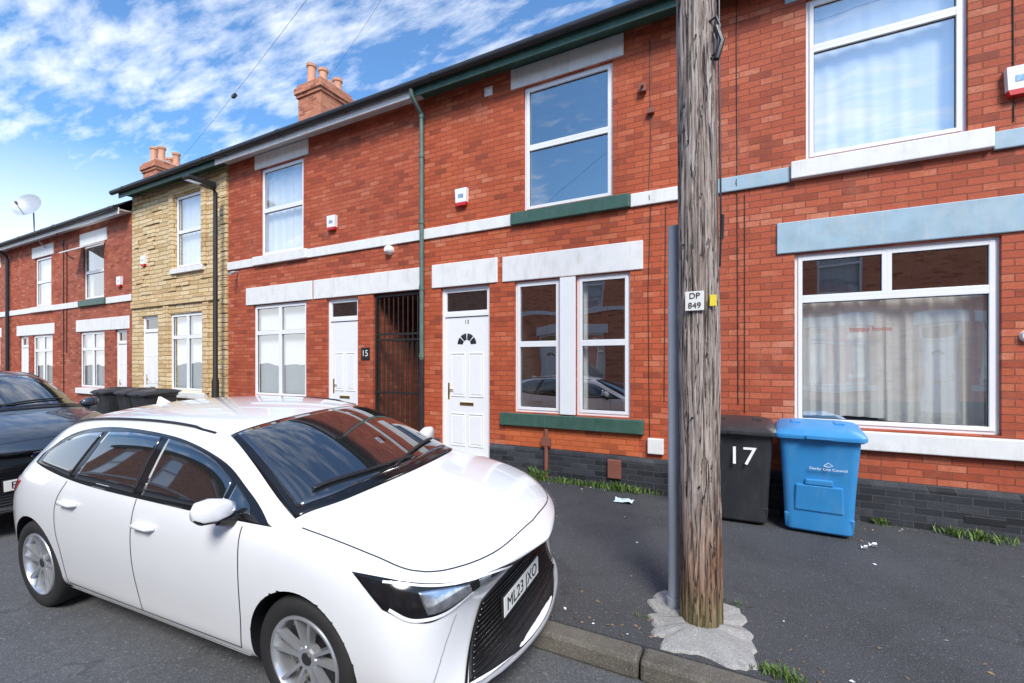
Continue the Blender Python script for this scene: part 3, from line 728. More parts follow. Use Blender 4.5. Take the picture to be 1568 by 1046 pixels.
# ---------------------------------------------------------------- wheelie bins
def rrect(w, d, r, n=5):
    pts = []
    for cx, cy, a0 in ((w/2-r, d/2-r, 0), (-w/2+r, d/2-r, 90), (-w/2+r, -d/2+r, 180), (w/2-r, -d/2+r, 270)):
        for i in range(n+1):
            a = math.radians(a0+90*i/n); pts.append((cx+r*math.cos(a), cy+r*math.sin(a)))
    return pts
def bin_(x, y, mat, rz=0, label=None, logo=False, sx=1.0):
    par = empty('wheelie_bin', Matrix.Translation((x, y, 0)) @ Matrix.Rotation(rz, 4, 'Z') @ Matrix.Diagonal((sx, 1, 1.02, 1)))
    m = MB()
    secs = [(.45,.46,.05,0,.03),(.47,.50,.06,-.005,.05),(.48,.52,.06,-.008,.12),(.50,.555,.06,-.02,.40),(.53,.61,.06,-.04,.70),(.555,.66,.06,-.055,.93),(.60,.70,.06,-.055,.932),(.60,.70,.06,-.055,.985),(.56,.66,.06,-.055,.985)]
    for k, (w, d, r, oy, z) in enumerate(secs):
        ps = rrect(w, d, r); n = len(ps)
        m.v += [(p[0], p[1]+oy, z) for p in ps]
        if k:
            for j in range(n):
                a = (k-1)*n; m.f.append((a+j, a+(j+1)%n, a+n+(j+1)%n, a+n+j)); m.m.append(0)
    m.f.append(tuple(reversed(range(n)))); m.m.append(0)
    m.build('bin_body', par, [mat], smooth=True, angle=30)
    l = MB(); secs = [(.625,.745,.06,-.06,.968),(.635,.755,.07,-.06,.985),(.63,.75,.07,-.06,1.005),(.56,.66,.08,-.05,1.04),(.40,.46,.08,-.03,1.062),(.15,.2,.05,-.02,1.068)]
    for k, (w, d, r, oy, z) in enumerate(secs):
        ps = rrect(w, d, r); n = len(ps)
        l.v += [(p[0], p[1]+oy, z+(p[1])*.06) for p in ps]
        if k:
            for j in range(n):
                a = (k-1)*n; l.f.append((a+j, a+(j+1)%n, a+n+(j+1)%n, a+n+j)); l.m.append(0)
    l.f.append(tuple(range((len(secs)-1)*n, len(secs)*n))); l.m.append(0)
    l.f.append(tuple(reversed(range(n)))); l.m.append(0)
    l.build('bin_lid', par, [mat], smooth=True, angle=40)
    h = MB(); h.tube([(-.22,.29,1.0),(-.22,.37,1.02),(.22,.37,1.02),(.22,.29,1.0)],.018,10); h.box(-.09,.09,-.46,-.42,.955,.985)
    h.box(-.19,-.12,-.10,.2,1.045,1.075); h.box(.12,.19,-.10,.2,1.045,1.075)
    h.build('bin_handle', par, [mat], bevel=.008)
    f = MB()
    def fy(z): return -(.26+ (z-.12)*.135)-.008-.03*(z-.12)/.8
    if logo:
        for (a, b, c, d) in ((-.17,.17,.24,.50),(-.10,.10,.50,.56)):
            f.hexa([(a,fy(c)-.004,c),(b,fy(c)-.004,c),(b,fy(c)+.03,c),(a,fy(c)+.03,c),(a*.95,fy(d)-.001,d),(b*.95,fy(d)-.001,d),(b*.95,fy(d)+.03,d),(a*.95,fy(d)+.03,d)])
    f.hexa([(-.235,-.225,.04),(.235,-.225,.04),(.235,-.19,.04),(-.235,-.19,.04),(-.245,-.275,.20),(.245,-.275,.20),(.245,-.24,.20),(-.245,-.24,.20)])
    f.build('bin_mouldings', par, [mat], bevel=.012)
    w = MB()
    for s_ in (-1, 1): w.lathe([(0,-.025),(.07,-.025),(.098,-.022),(.10,0),(.098,.022),(.07,.025),(0,.025)],24,0,'y',(0,0,0))
    wv = w.v; w.v = []
    half = len(wv)//2
    for i, p in enumerate(wv):
        q = -.25 if i < half else .25
        w.v.append((q+p[1], .24+p[0], .10+p[2]))
    w.build('bin_wheels', par, [M['tyre']], smooth=True)
    tilt = math.radians(90-8)
    if label: text(label, .25, (.02, fy(.70)-.012, .72), (tilt,0,math.radians(0)), M['text_white'], par, 'painted_number', .002)
    if logo:
        text('Derby City Council', .032, (.06, fy(.66)-.010, .67), (tilt,0,0), M['text_white'], par, 'bin_print')
        o = MB(); o.tube([(.03,fy(.72)-.016,.705),(.06,fy(.74)-.016,.735),(.09,fy(.73)-.016,.71),(.06,fy(.7)-.016,.695),(.03,fy(.72)-.016,.705)],.003,6); o.build('bin_logo', par, [M['text_white']])
    return par
bin_(.585, 5.60, M['bin_blue'], math.radians(-3), None, True, 1.18)
bin_(-.13, 5.62, M['bin_black'], math.radians(2), '17', False, 1.1)
bin_(-12.0, 5.45, M['bin_black'], .05, None, False, 1.1)
bin_(-12.85, 5.5, M['bin_black'], -.05)
bin_(-13.7, 5.4, M['bin_black'], .03)

# ---------------------------------------------------------------- cars
ST = [
(1.0,.34,[(0,.24),(.45,.24),(.60,.26),(.68,.34),(.70,.44),(.69,.54),(.66,.61),(.60,.67),(.48,.705),(.33,.725),(.17,.735),(0,.74)]),
(.93,.34,[(0,.20),(.6,.20),(.76,.22),(.84,.33),(.855,.46),(.845,.58),(.81,.685),(.73,.75),(.58,.79),(.4,.81),(.2,.82),(0,.825)]),
(.76,.24,[(0,.19),(.68,.19),(.83,.21),(.88,.34),(.893,.50),(.885,.66),(.85,.785),(.77,.845),(.6,.88),(.42,.90),(.2,.91),(0,.915)]),
(.48,.12,[(0,.19),(.7,.19),(.86,.21),(.89,.35),(.90,.52),(.893,.71),(.86,.86),(.78,.91),(.62,.94),(.42,.96),(.2,.97),(0,.975)]),
(.26,.08,[(0,.19),(.7,.19),(.86,.21),(.89,.35),(.90,.55),(.895,.75),(.868,.895),(.79,.945),(.64,.975),(.44,.998),(.2,1.01),(0,1.015)]),
(.14,.15,[(0,.19),(.7,.19),(.86,.21),(.885,.35),(.895,.55),(.893,.77),(.87,.92),(.80,.965),(.66,.995),(.45,1.018),(.2,1.028),(0,1.033)]),
(.06,.18,[(0,.19),(.7,.19),(.86,.21),(.880,.35),(.895,.55),(.895,.77),(.87,.925),(.795,.975),(.68,1.01),(.50,1.038),(.25,1.05),(0,1.055)]),
(-.28,.17,[(0,.19),(.7,.19),(.86,.21),(.872,.35),(.893,.55),(.895,.78),(.868,.94),(.785,1.025),(.705,1.11),(.61,1.175),(.3,1.205),(0,1.215)]),
(-.61,.14,[(0,.19),(.7,.19),(.86,.21),(.870,.35),(.893,.55),(.895,.78),(.868,.95),(.78,1.085),(.69,1.225),(.59,1.30),(.3,1.34),(0,1.35)]),
(-.91,.10,[(0,.19),(.7,.19),(.86,.21),(.870,.35),(.893,.55),(.895,.785),(.868,.96),(.775,1.13),(.67,1.315),(.58,1.39),(.3,1.43),(0,1.44)]),
(-1.5,0,[(0,.19),(.7,.19),(.86,.21),(.870,.35),(.893,.55),(.897,.79),(.868,.97),(.77,1.16),(.665,1.36),(.575,1.425),(.3,1.465),(0,1.475)]),
(-2.15,0,[(0,.19),(.7,.19),(.86,.21),(.875,.35),(.897,.55),(.902,.80),(.868,.985),(.765,1.165),(.655,1.345),(.565,1.41),(.3,1.45),(0,1.46)]),
(-2.62,0,[(0,.19),(.7,.19),(.86,.21),(.880,.36),(.898,.56),(.900,.81),(.858,.995),(.745,1.155),(.635,1.30),(.545,1.365),(.3,1.405),(0,1.415)]),
(-3.02,-.14,[(0,.22),(.7,.22),(.84,.24),(.87,.37),(.885,.57),(.885,.81),(.838,.995),(.72,1.12),(.61,1.245),(.52,1.31),(.3,1.345),(0,1.355)]),
(-3.26,-.24,[(0,.24),(.66,.24),(.81,.27),(.85,.38),(.865,.57),(.86,.80),(.81,.955),(.70,1.04),(.60,1.105),(.5,1.14),(.3,1.155),(0,1.16)]),
(-3.42,-.30,[(0,.28),(.6,.28),(.76,.30),(.81,.39),(.83,.57),(.825,.75),(.78,.86),(.69,.92),(.6,.945),(.5,.955),(.3,.965),(0,.97)]),
(-3.50,-.30,[(0,.34),(.4,.34),(.55,.36),(.64,.43),(.68,.52),(.68,.62),(.65,.70),(.58,.74),(.45,.76),(.3,.77),(.15,.77),(0,.77)]),
]
WB = 2.70; YS = 1.03
def cr(pts, n):
    pts = [Vector(p) for p in pts]
    if len(pts) == 2: return [pts[0].lerp(pts[1], i/(n-1)) for i in range(n)]
    P = [pts[0]*2-pts[1]]+pts+[pts[-1]*2-pts[-2]]
    dense = []
    for i in range(1, len(P)-2):
        for k in range(16):
            t = k/16; a, b, c, d = P[i-1], P[i], P[i+1], P[i+2]
            dense.append(.5*((2*b)+(c-a)*t+(2*a-5*b+4*c-d)*t*t+(3*b-a-3*c+d)*t*t*t))
    dense.append(pts[-1])
    L = [0]
    for i in range(1, len(dense)): L.append(L[-1]+(dense[i]-dense[i-1]).length)
    out = []; j = 0
    for i in range(n):
        s = L[-1]*i/(n-1)
        while j < len(L)-2 and L[j+1] < s: j += 1
        t = (s-L[j])/max(1e-9, L[j+1]-L[j]); out.append(dense[j].lerp(dense[j+1], min(1, max(0, t))))
    return out

def wheel(par, x, y, z, flip, R):
    piv = bpy.data.objects.new('wheel', None); col.objects.link(piv); piv.parent = par; piv.location = (x, y, z)
    if flip: piv.rotation_euler = (0, 0, math.pi)
    k = R/.327
    t = MB(); t.lathe([(r*k, h) for r, h in [(.222,-.09),(.235,-.104),(.255,-.112),(.285,-.114),(.31,-.106),(.322,-.09),(.327,-.06),(.327,.06),(.322,.09),(.30,.105),(.22,.1)]], 64)
    t.build('tyre', piv, [M['tyre']], smooth=True, angle=60)
    r = MB(); r.lathe([(q*k, h) for q, h in [(.232,-.100),(.228,-.109),(.218,-.110),(.211,-.10),(.206,-.06),(.203,.08)]], 64, 0)
    r.lathe([(.203*k,-.01),(.0,-.01)], 48, 1)
    r.lathe([(.0,-.088),(.030,-.088),(.034,-.083)], 24, 1); r.lathe([(.034,-.085),(.055,-.086),(.064,-.078),(.066,-.04)], 24, 0)
    def P(rad, ang, h): return (rad*math.cos(ang), h, rad*math.sin(ang))
    for i in range(5):
        a = 2*math.pi*i/5+.3
        for s in (-1, 1):
            ai = a+s*.26; ao = a+s*.22
            r0, r1 = .052, .214*k; w0 = .17; w1 = .040
            r.hexa([P(r0,ai-w0,-.05),P(r0,ai+w0,-.05),P(r0,ai+w0,-.084),P(r0,ai-w0,-.084),
                    P(r1,ao-w1-.015,-.06),P(r1,ao+w1+.015,-.06),P(r1,ao+w1,-.104),P(r1,ao-w1,-.104)], 0)
    r.build('alloy_rim', piv, [M['alloy'], M['alloy_dark']], smooth=True, angle=30)
    return piv

def car(name, mw, paint, zs, R, suv=False, plate='ML23 JXO'):
    par = empty(name, mw)
    verts = []; faces = []; n = 22
    for xs, bg, pts in ST:
        full = pts+[(-p[0], p[1]) for p in pts[-2:0:-1]]
        for (y, z) in full:
            zz = z*zs if not suv else (z*zs+.02)
            verts.append((xs-bg*(y/.9)**2, y*YS, zz))
    for k in range(len(ST)-1):
        for j in range(n):
            a = k*n+j; b = k*n+(j+1)%n; faces.append((a, b, b+n, a+n))
    for base, fl in ((0, 0), ((len(ST)-1)*n, 1)):
        for i in range(11):
            a = base+i; b = base+i+1
            if i == 0: f = [a, b, base+n-1]
            elif i == 10: f = [a, b, base+n-i]
            else: f = [a, b, base+n-i-1, base+n-i]
            faces.append(tuple(f if not fl else f[::-1]))
    me = bpy.data.meshes.new('cage'); me.from_pydata(verts, [], faces)
    bm = bmesh.new(); bm.from_mesh(me); bmesh.ops.recalc_face_normals(bm, faces=bm.faces); bm.to_mesh(me); bm.free()
    ob = bpy.data.objects.new('cage', me); col.objects.link(ob)
    ss = ob.modifiers.new('s', 'SUBSURF'); ss.levels = 4; ss.render_levels = 4
    bpy.context.view_layer.update(); dg = bpy.context.evaluated_depsgraph_get()
    hi = bpy.data.meshes.new_from_object(ob.evaluated_get(dg))
    bvh = BVHTree.FromPolygons([v.co for v in hi.vertices], [tuple(p.vertices) for p in hi.polygons])
    bpy.data.meshes.remove(hi)
    ss.levels = 3
    ar = R+.04
    cut = MB()
    for wx in (0, -WB):
        for s in (-1, 1):
            b0 = len(cut.v); seg = 64
            for yy in (.60*s, 1.2*s):
                for j in range(seg):
                    a = 2*math.pi*j/seg; cut.v.append((wx+ar*math.cos(a), yy, R+.005+ar*math.sin(a)))
            for j in range(seg): cut.f.append((b0+j, b0+(j+1)%seg, b0+seg+(j+1)%seg, b0+seg+j)); cut.m.append(0)
            cut.f.append(tuple(b0+j for j in range(seg))); cut.m.append(0)
            cut.f.append(tuple(b0+seg+j for j in reversed(range(seg)))); cut.m.append(0)
    co = cut.build('cutter', None, [])
    bo = ob.modifiers.new('b', 'BOOLEAN'); bo.operation = 'DIFFERENCE'; bo.solver = 'EXACT'; bo.object = co
    bpy.context.view_layer.update(); dg = bpy.context.evaluated_depsgraph_get()
    body = bpy.data.meshes.new_from_object(ob.evaluated_get(dg)); body.name = 'body_shell'
    bpy.data.objects.remove(ob); bpy.data.objects.remove(co)
    body.materials.clear()
    for mt in (paint, M['black']): body.materials.append(mt)
    for p in body.polygons:
        p.use_smooth = True; c = p.center; p.material_index = 0
        for wx in (0, -WB):
            if math.hypot(c.x-wx, c.z-R-.005) < ar+.002 and abs(c.y) > .55: p.material_index = 1
        if c.z < .215*zs: p.material_index = 1
    body.set_sharp_from_angle(angle=math.radians(38))
    bo_ = bpy.data.objects.new('body_shell', body); col.objects.link(bo_); bo_.parent = par

    def snap(p, mode, off):
        p = Vector(p)
        if mode == 'side':
            s = 1 if p.y > 0 else -1
            h = bvh.ray_cast(Vector((p.x, 3*s, p.z)), Vector((0, -s, 0)))
        elif mode == 'front': h = bvh.ray_cast(Vector((3, p.y, p.z)), Vector((-1, 0, 0)))
        elif mode == 'rear': h = bvh.ray_cast(Vector((-6, p.y, p.z)), Vector((1, 0, 0)))
        elif mode == 'top': h = bvh.ray_cast(Vector((p.x, p.y, 3)), Vector((0, 0, -1)))
        else: h = (None,)
        if h[0] is None: h = bvh.find_nearest(p)
        nn = h[1].normalized()
        return h[0]+nn*off, nn
    def S(p): return (p[0], p[1]*YS, p[2]*zs+(.02 if suv else 0))
    def patch(nm, bot, top, mode, off, mat, nu=28, nv=8, thick=.004):
        B = cr([S(p) for p in bot], nu); T = cr([S(p) for p in top], nu); m = MB()
        for i in range(nv+1):
            for j in range(nu): m.v.append(tuple(snap(B[j].lerp(T[j], i/nv), mode, off)[0]))
        for i in range(nv):
            for j in range(nu-1):
                a = i*nu+j; m.f.append((a, a+1, a+nu+1, a+nu)); m.m.append(0)
        c = snap(B[nu//2].lerp(T[nu//2], .5), mode, off)
        o = m.build(nm, par, [mat], smooth=True, angle=89, recalc=True)
        pn = o.data.polygons[len(o.data.polygons)//2].normal
        if pn.dot(c[1]) < 0: o.data.flip_normals()
        sm = o.modifiers.new('t', 'SOLIDIFY'); sm.thickness = thick; sm.offset = -1
        return o
    def ribbon(nm, pts, w, mode, off, mat, n=40, thick=0):
        Q = cr([S(p) for p in pts], n); sn = [snap(q, mode, off) for q in Q]; m = MB()
        for i in range(n):
            t = (sn[min(i+1, n-1)][0]-sn[max(i-1, 0)][0]).normalized(); b = t.cross(sn[i][1]).normalized()*w/2
            m.v += [tuple(sn[i][0]-b), tuple(sn[i][0]+b)]
        for i in range(n-1): m.f.append((2*i, 2*i+1, 2*i+3, 2*i+2)); m.m.append(0)
        o = m.build(nm, par, [mat], smooth=True, angle=89)
        if thick:
            sm = o.modifiers.new('t', 'SOLIDIFY'); sm.thickness = thick; sm.offset = 0
        return o
    def both(fn, nm, *lists, **kw):
        for s in (1, -1):
            ls = [[(p[0], p[1]*s, p[2]) for p in l] for l in lists]
            fn(nm, *ls, **kw)
    Y = .8
    both(patch, 'side_window_surround', [(-.22,Y,.965),(-1.1,Y,.980),(-2.0,Y,1.0),(-2.84,Y,1.06)],
         [(-.26,Y,.976),(-.50,Y,1.095),(-.79,Y,1.23),(-1.2,Y,1.320),(-1.7,Y,1.350),(-2.2,Y,1.335),(-2.6,Y,1.26),(-2.84,Y,1.115)], mode='side', off=.003, mat=M['gloss'], nu=50)
    for b_, t_ in (([(-.40,Y,.996),(-.60,Y,.998)],[(-.44,Y,1.035),(-.60,Y,1.12)]),
                   ([(-.64,Y,.998),(-1.34,Y,1.006)],[(-.64,Y,1.135),(-.86,Y,1.232),(-1.12,Y,1.292),(-1.34,Y,1.316)]),
                   ([(-1.42,Y,1.008),(-2.14,Y,1.026)],[(-1.42,Y,1.322),(-1.77,Y,1.328),(-2.05,Y,1.315)]),
                   ([(-2.21,Y,1.030),(-2.74,Y,1.075)],[(-2.12,Y,1.308),(-2.38,Y,1.278),(-2.64,Y,1.20),(-2.74,Y,1.13)])):
        both(patch, 'side_glass', b_, t_, mode='side', off=.007, mat=M['carglass'], nu=30)
    ws = lambda y, x: (x, y, 1.2)
    patch('windscreen_frit', [ws(-.76,-.13),ws(-.5,.0),ws(0,.06),ws(.5,.0),ws(.76,-.13)], [ws(-.575,-.89),ws(-.3,-.845),ws(0,-.83),ws(.3,-.845),ws(.575,-.89)], 'top', .003, M['gloss'], 40, 24)
    patch('windscreen', [ws(-.71,-.165),ws(-.5,-.07),ws(0,-.0),ws(.5,-.07),ws(.71,-.165)], [ws(-.545,-.86),ws(-.3,-.815),ws(0,-.80),ws(.3,-.815),ws(.545,-.86)], 'top', .007, M['carglass'], 40, 24)
    ribbon('wiper', [(-.02,-.1,1.06),(-.10,.2,1.1),(-.20,.55,1.13)], .018, 'top', .022, M['black'], thick=.012)
    ribbon('wiper', [(-.04,.1,1.06),(-.08,-.25,1.09),(-.18,-.60,1.10)], .018, 'top', .022, M['black'], thick=.012)
    patch('rear_window', [(-3.3,-.6,1.0),(-3.3,0,1.0),(-3.3,.6,1.0)], [(-3.2,-.48,1.25),(-3.2,0,1.27),(-3.2,.48,1.25)], 'rear', .004, M['carglass'])
    sd_ = [[(-.42,Y,.95),(-.41,Y,.75),(-.42,Y,.5),(-.46,Y,.28)], [(-1.38,Y,.98),(-1.40,Y,.6),(-1.38,Y,.28)],
          [(-2.22,Y,1.0),(-2.30,Y,.85),(-2.31,Y,.66),(-2.28,Y,.50),(-2.27,Y,.28)], [(-.46,Y,.28),(-1.4,Y,.275),(-2.27,Y,.28)]]
    for q in sd_: both(ribbon, 'door_seam', q, w=.007, mode='side', off=.0015, mat=M['black'])
    both(ribbon, 'bonnet_seam', [(-.05,.79,.98),(.15,.79,.96),(.4,.78,.92),(.60,.75,.875),(.74,.63,.845),(.85,.38,.825),(.885,0,.825)], w=.007, mode='near', off=.0015, mat=M['black'], n=60)
    both(ribbon, 'sill_trim', [(-.42,Y,.225),(-1.4,Y,.222),(-2.29,Y,.225)], w=.05, mode='side', off=.003, mat=M['black'] if suv else paint)
    if suv:
        for wx in (0,-WB):
            both(ribbon, 'arch_trim', [(wx+ (ar+.02)*math.cos(t), Y, (R+(ar+.02)*math.sin(t))/zs) for t in [math.pi*(i/10) for i in range(11)]], w=.05, mode='side', off=.004, mat=M['black'])
    both(patch, 'headlamp', [(.93,.28,.725),(.88,.48,.70),(.79,.63,.665),(.67,.77,.64),(.52,.875,.72)],
         [(.93,.28,.740),(.88,.48,.765),(.78,.65,.79),(.62,.78,.825),(.34,.875,.865)], mode='near', off=.005, mat=M['gloss'], nu=40)
    both(patch, 'headlamp_reflector', [(.82,.58,.695),(.76,.67,.675),(.68,.76,.67)], [(.81,.59,.745),(.74,.67,.758),(.64,.77,.77)], mode='near', off=.009, mat=M['lamp'])
    both(patch, 'headlamp_reflector', [(.87,.48,.712),(.85,.54,.703)], [(.87,.48,.748),(.84,.55,.752)], mode='near', off=.009, mat=M['lamp'])
    both(ribbon, 'daytime_lamp', [(.91,.34,.738),(.83,.57,.768),(.70,.73,.795),(.50,.84,.83)], w=.011, mode='near', off=.011, mat=M['lampclear'])
    both(ribbon, 'daytime_lamp', [(.84,.58,.688),(.74,.71,.658),(.64,.81,.665),(.55,.86,.72)], w=.015, mode='near', off=.011, mat=M['lampclear'])
    patch('grille_bar', [(.9,-.34,.695),(.9,0,.675),(.9,.34,.695)], [(.9,-.34,.728),(.9,0,.725),(.9,.34,.728)], 'front', .004, M['gloss'])
    patch('badge', [(.9,-.06,.672),(.9,0,.664),(.9,.06,.672)], [(.9,-.06,.728),(.9,0,.735),(.9,.06,.728)], 'front', .010, M['chrome'], 16, 6)
    patch('badge_centre', [(.9,-.045,.682),(.9,0,.677),(.9,.045,.682)], [(.9,-.045,.718),(.9,0,.724),(.9,.045,.718)], 'front', .014, basic('badge_blue',(.02,.05,.2),.2), 16, 6)
    patch('lower_grille', [(.8,-.60,.255),(.8,-.4,.235),(.8,0,.23),(.8,.4,.235),(.8,.60,.255)], [(.8,-.44,.58),(.8,-.3,.60),(.8,0,.61),(.8,.3,.60),(.8,.44,.58)], 'front', .004, M['mesh'], 50, 20)
    for z in [.26+.025*i for i in range(13)]:
        w_ = .585-(z-.25)*.46
        ribbon('grille_slat', [(.8,-w_,z),(.8,0,z-.004),(.8,w_,z)], .008, 'front', .010, M['gloss'], thick=.010)
    ribbon('grille_surround', [(.8,-.45,.59),(.8,-.52,.45),(.8,-.62,.26)], .018, 'front', .008, M['gloss'])
    ribbon('grille_surround', [(.8,.45,.59),(.8,.52,.45),(.8,.62,.26)], .018, 'front', .008, M['gloss'])
    both(ribbon, 'bumper_crease', [(.84,.66,.60),(.80,.74,.46),(.74,.80,.33)], w=.006, mode='near', off=.0012, mat=M['silver'])
    ribbon('front_lip', [(.78,-.72,.225),(.88,-.4,.21),(.94,0,.205),(.88,.4,.21),(.78,.72,.225)], .035, 'near', .012, M['silver'] if not suv else M['black'], thick=.02)
    both(patch, 'tail_lamp', [(-3.00,.8,.83),(-3.18,.8,.85),(-3.36,.72,.87),(-3.44,.5,.89)], [(-2.92,.8,.91),(-3.15,.8,.95),(-3.34,.72,.96),(-3.42,.5,.96)], mode='near', off=.006, mat=M['tail'])
    zp = .43*zs+.02*suv; xp = snap((1,0,zp),'front',0)[0].x+.028
    m = MB(); m.box(xp-.02, xp-.006, -.27, .27, zp-.066, zp+.066, 1); m.box(xp-.006, xp, -.26, .26, zp-.056, zp+.056, 0)
    m.build('number_plate', par, [M['plate'], M['black']], bevel=.004)
    text(plate, .105, (xp+.001, 0, zp-.003), (math.pi/2, 0, math.pi/2), M['text_black'], par, 'plate_lettering')
    for s in (-1, 1):
        mz = 1.05*zs; mxp = -.50
        mm = MB()
        secs = [(.86,.022,.028,-.005),(.90,.048,.050,0),(.97,.055,.066,.005),(1.03,.050,.058,.008),(1.06,.02,.026,.008)]
        for k, (yy, rx, rz_, oz) in enumerate(secs):
            for j in range(20):
                a = 2*math.pi*j/20; ca = math.cos(a); sa = math.sin(a)
                ca = math.copysign(abs(ca)**.7, ca); sa = math.copysign(abs(sa)**.7, sa)
                mm.v.append((mxp+rx*ca-(yy-.84)*.12, yy*s, mz+oz+rz_*sa))
            if k:
                for j in range(20):
                    a = (k-1)*20; mm.f.append((a+j, a+(j+1)%20, a+20+(j+1)%20, a+20+j)); mm.m.append(1 if 12 <= j <= 17 else 0)
        mm.f.append(tuple(range(20))); mm.m.append(1); mm.f.append(tuple(80+j for j in range(20))); mm.m.append(0)
        mm.build('door_mirror', par, [paint, M['black']], smooth=True, angle=60)
        m2 = MB(); m2.tube([(mxp,.80*s,.975*zs),(mxp,.89*s,.975*zs),(mxp,.95*s,.995*zs)],[.03,.032,.022],12); m2.build('mirror_base', par, [M['black']], smooth=True)
    for s in (-1, 1):
        for hx, hz in ((-1.25,.84),(-2.12,.87)):
            p, nn = snap((hx, s, hz*zs), 'side', 0)
            m = MB(); m.tube([(hx-.10,p.y,hz*zs),(hx-.07,p.y+.028*s,hz*zs+.002),(hx+.07,p.y+.028*s,hz*zs+.002),(hx+.10,p.y,hz*zs)],[.012,.015,.015,.012],10)
            m.build('door_handle', par, [paint], smooth=True, angle=80)
    for s in (-1, 1):
        Q = cr([(-1.0,.61*s,0),(-1.25,.61*s,0),(-2.1,.60*s,0),(-2.7,.56*s,0),(-2.9,.55*s,0)], 30); pp = []
        for i, q in enumerate(Q):
            h, nn = snap(q, 'top', 0); up = .010 if 2 < i < 27 else .0
            pp.append((q.x, q.y, h.z+up))
        m = MB(); m.tube(pp, .009, 10); m.build('roof_rail', par, [M['black']], smooth=True)
    h, _ = snap((-2.65, 0, 0), 'top', 0)
    m = MB(); m.hexa([(-2.53,-.02,h.z-.01),(-2.53,.02,h.z-.01),(-2.73,.03,h.z-.02),(-2.73,-.03,h.z-.02),(-2.70,-.004,h.z+.055),(-2.70,.004,h.z+.055),(-2.73,.006,h.z+.055),(-2.73,-.006,h.z+.055)])
    m.build('shark_fin_antenna', par, [paint], bevel=.004)
    for wx in (0, -WB):
        wheel(par, wx, -.785, R, False, R); wheel(par, wx, .785, R, True, R)
    m = MB(); m.box(-3.1, .6, -.58, .58, .16*zs, .30*zs); m.build('underbody', par, [M['black']])
    return par

phi = math.radians(3.6); roll = math.radians(3.6)
mw = Matrix.Translation((-2.04, 2.44, -.118+.053)) @ Matrix.Rotation(phi, 4, 'Z') @ Matrix.Rotation(roll, 4, 'X')
car('parked_car', mw, M['carwhite'], 1.0, .327)
mw = Matrix.Translation((-7.65, 2.00, -.118+.04)) @ Matrix.Rotation(math.radians(1), 4, 'Z') @ Matrix.Rotation(math.radians(2.5), 4, 'X')
car('parked_car', mw, M['cardark'], 1.13, .36, suv=True, plate='FL68 KVE')

# ---------------------------------------------------------------- weeds and litter
def weeds():
    m = MB(); rnd = random.Random(3)
    def tuft(cx, cy, n, h, spread):
        for _ in range(n):
            a = rnd.uniform(0, 6.28); r = rnd.uniform(0, spread)
            x, y = cx+r*math.cos(a)*1.6, min(W-.04, cy+r*math.sin(a)*.6)
            hh = h*rnd.uniform(.4, 1); w = hh*rnd.uniform(.10,.28); b = rnd.uniform(0, 6.28); lean = rnd.uniform(.2, .9)*hh
            dx, dy = math.cos(b), math.sin(b); px, py = -dy*w/2, dx*w/2
            m.quad([(x-px*.4,y-py*.4,.001),(x+px*.4,y+py*.4,.001),(x+px+dx*lean*.4,y+py+dy*lean*.4,hh*.55),(x+dx*lean,y+dy*lean,hh),(x-px+dx*lean*.4,y-py+dy*lean*.4,hh*.55)])
    for _ in range(40): tuft(rnd.uniform(-3.4,-1.0), W-.06, rnd.randint(3,14), rnd.uniform(.02,.10), .07)
    tuft(-2.75,W-.08,70,.22,.10); tuft(-1.6,W-.1,90,.15,.14); tuft(-1.35,W-.1,60,.12,.12); tuft(-2.3,W-.08,50,.12,.14); tuft(-2.0,W-.08,50,.11,.12)
    for _ in range(24): tuft(rnd.uniform(.9,3.6), W-.06, rnd.randint(3,9), rnd.uniform(.02,.07), .07)
    tuft(1.95,W-.16,130,.10,.16); tuft(1.75,W-.1,60,.1,.1); tuft(1.2,W-.07,40,.09,.07)
    tuft(.11,2.87,160,.05,.09); tuft(.2,2.83,90,.04,.06); tuft(-.1,3.56,40,.035,.08); tuft(-.62,3.1,40,.03,.05)
    for _ in range(60): tuft(rnd.uniform(-9,5), 2.80, rnd.randint(1,4), .022, .02)
    m.build('weeds', None, [M['leaf']], recalc=False)
    m = MB()
    for _ in range(420):
        k = rnd.random()
        if k < .45: x, y = rnd.uniform(-4,4), W-.05-abs(rnd.gauss(0,.10))
        elif k < .75: x, y = rnd.uniform(-1.2,1.5), 2.83+abs(rnd.gauss(0,.12))
        else: x, y = rnd.uniform(-3.5,4), rnd.uniform(2.9,5.9)
        s = rnd.uniform(.006,.020); a = rnd.uniform(0,6.28); c, q = math.cos(a)*s, math.sin(a)*s
        m.quad([(x-c,y-q,.003),(x+q*.5,y-c*.5,.004+s*.3),(x+c,y+q,.003+s*.2),(x-q*.5,y+c*.5,.004)], 0 if rnd.random() < .8 else 1)
    m.build('leaf_litter', None, [M['deadleaf'], M['text_white']], recalc=False)
weeds()
def litter(name, x, y, s, mat):
    m = MB(); g = 6
    for i in range(g+1):
        for j in range(g+1):
            u = (i/g-.5)*s; v = (j/g-.5)*s*.7
            m.v.append((x+u, y+v, .012+.06*abs(noise.noise(Vector((u*25+x, v*25, 2))))))
    for i in range(g):
        for j in range(g):
            a = i*(g+1)+j; m.f.append((a, a+1, a+g+2, a+g+1)); m.m.append(0)
    m.build(name, None, [mat])
litter('litter', -1.38, 5.55, .22, M['paper']); litter('litter', .98, 5.25, .06, M['text_white']); litter('litter', .9, 5.15, .05, M['text_white'])

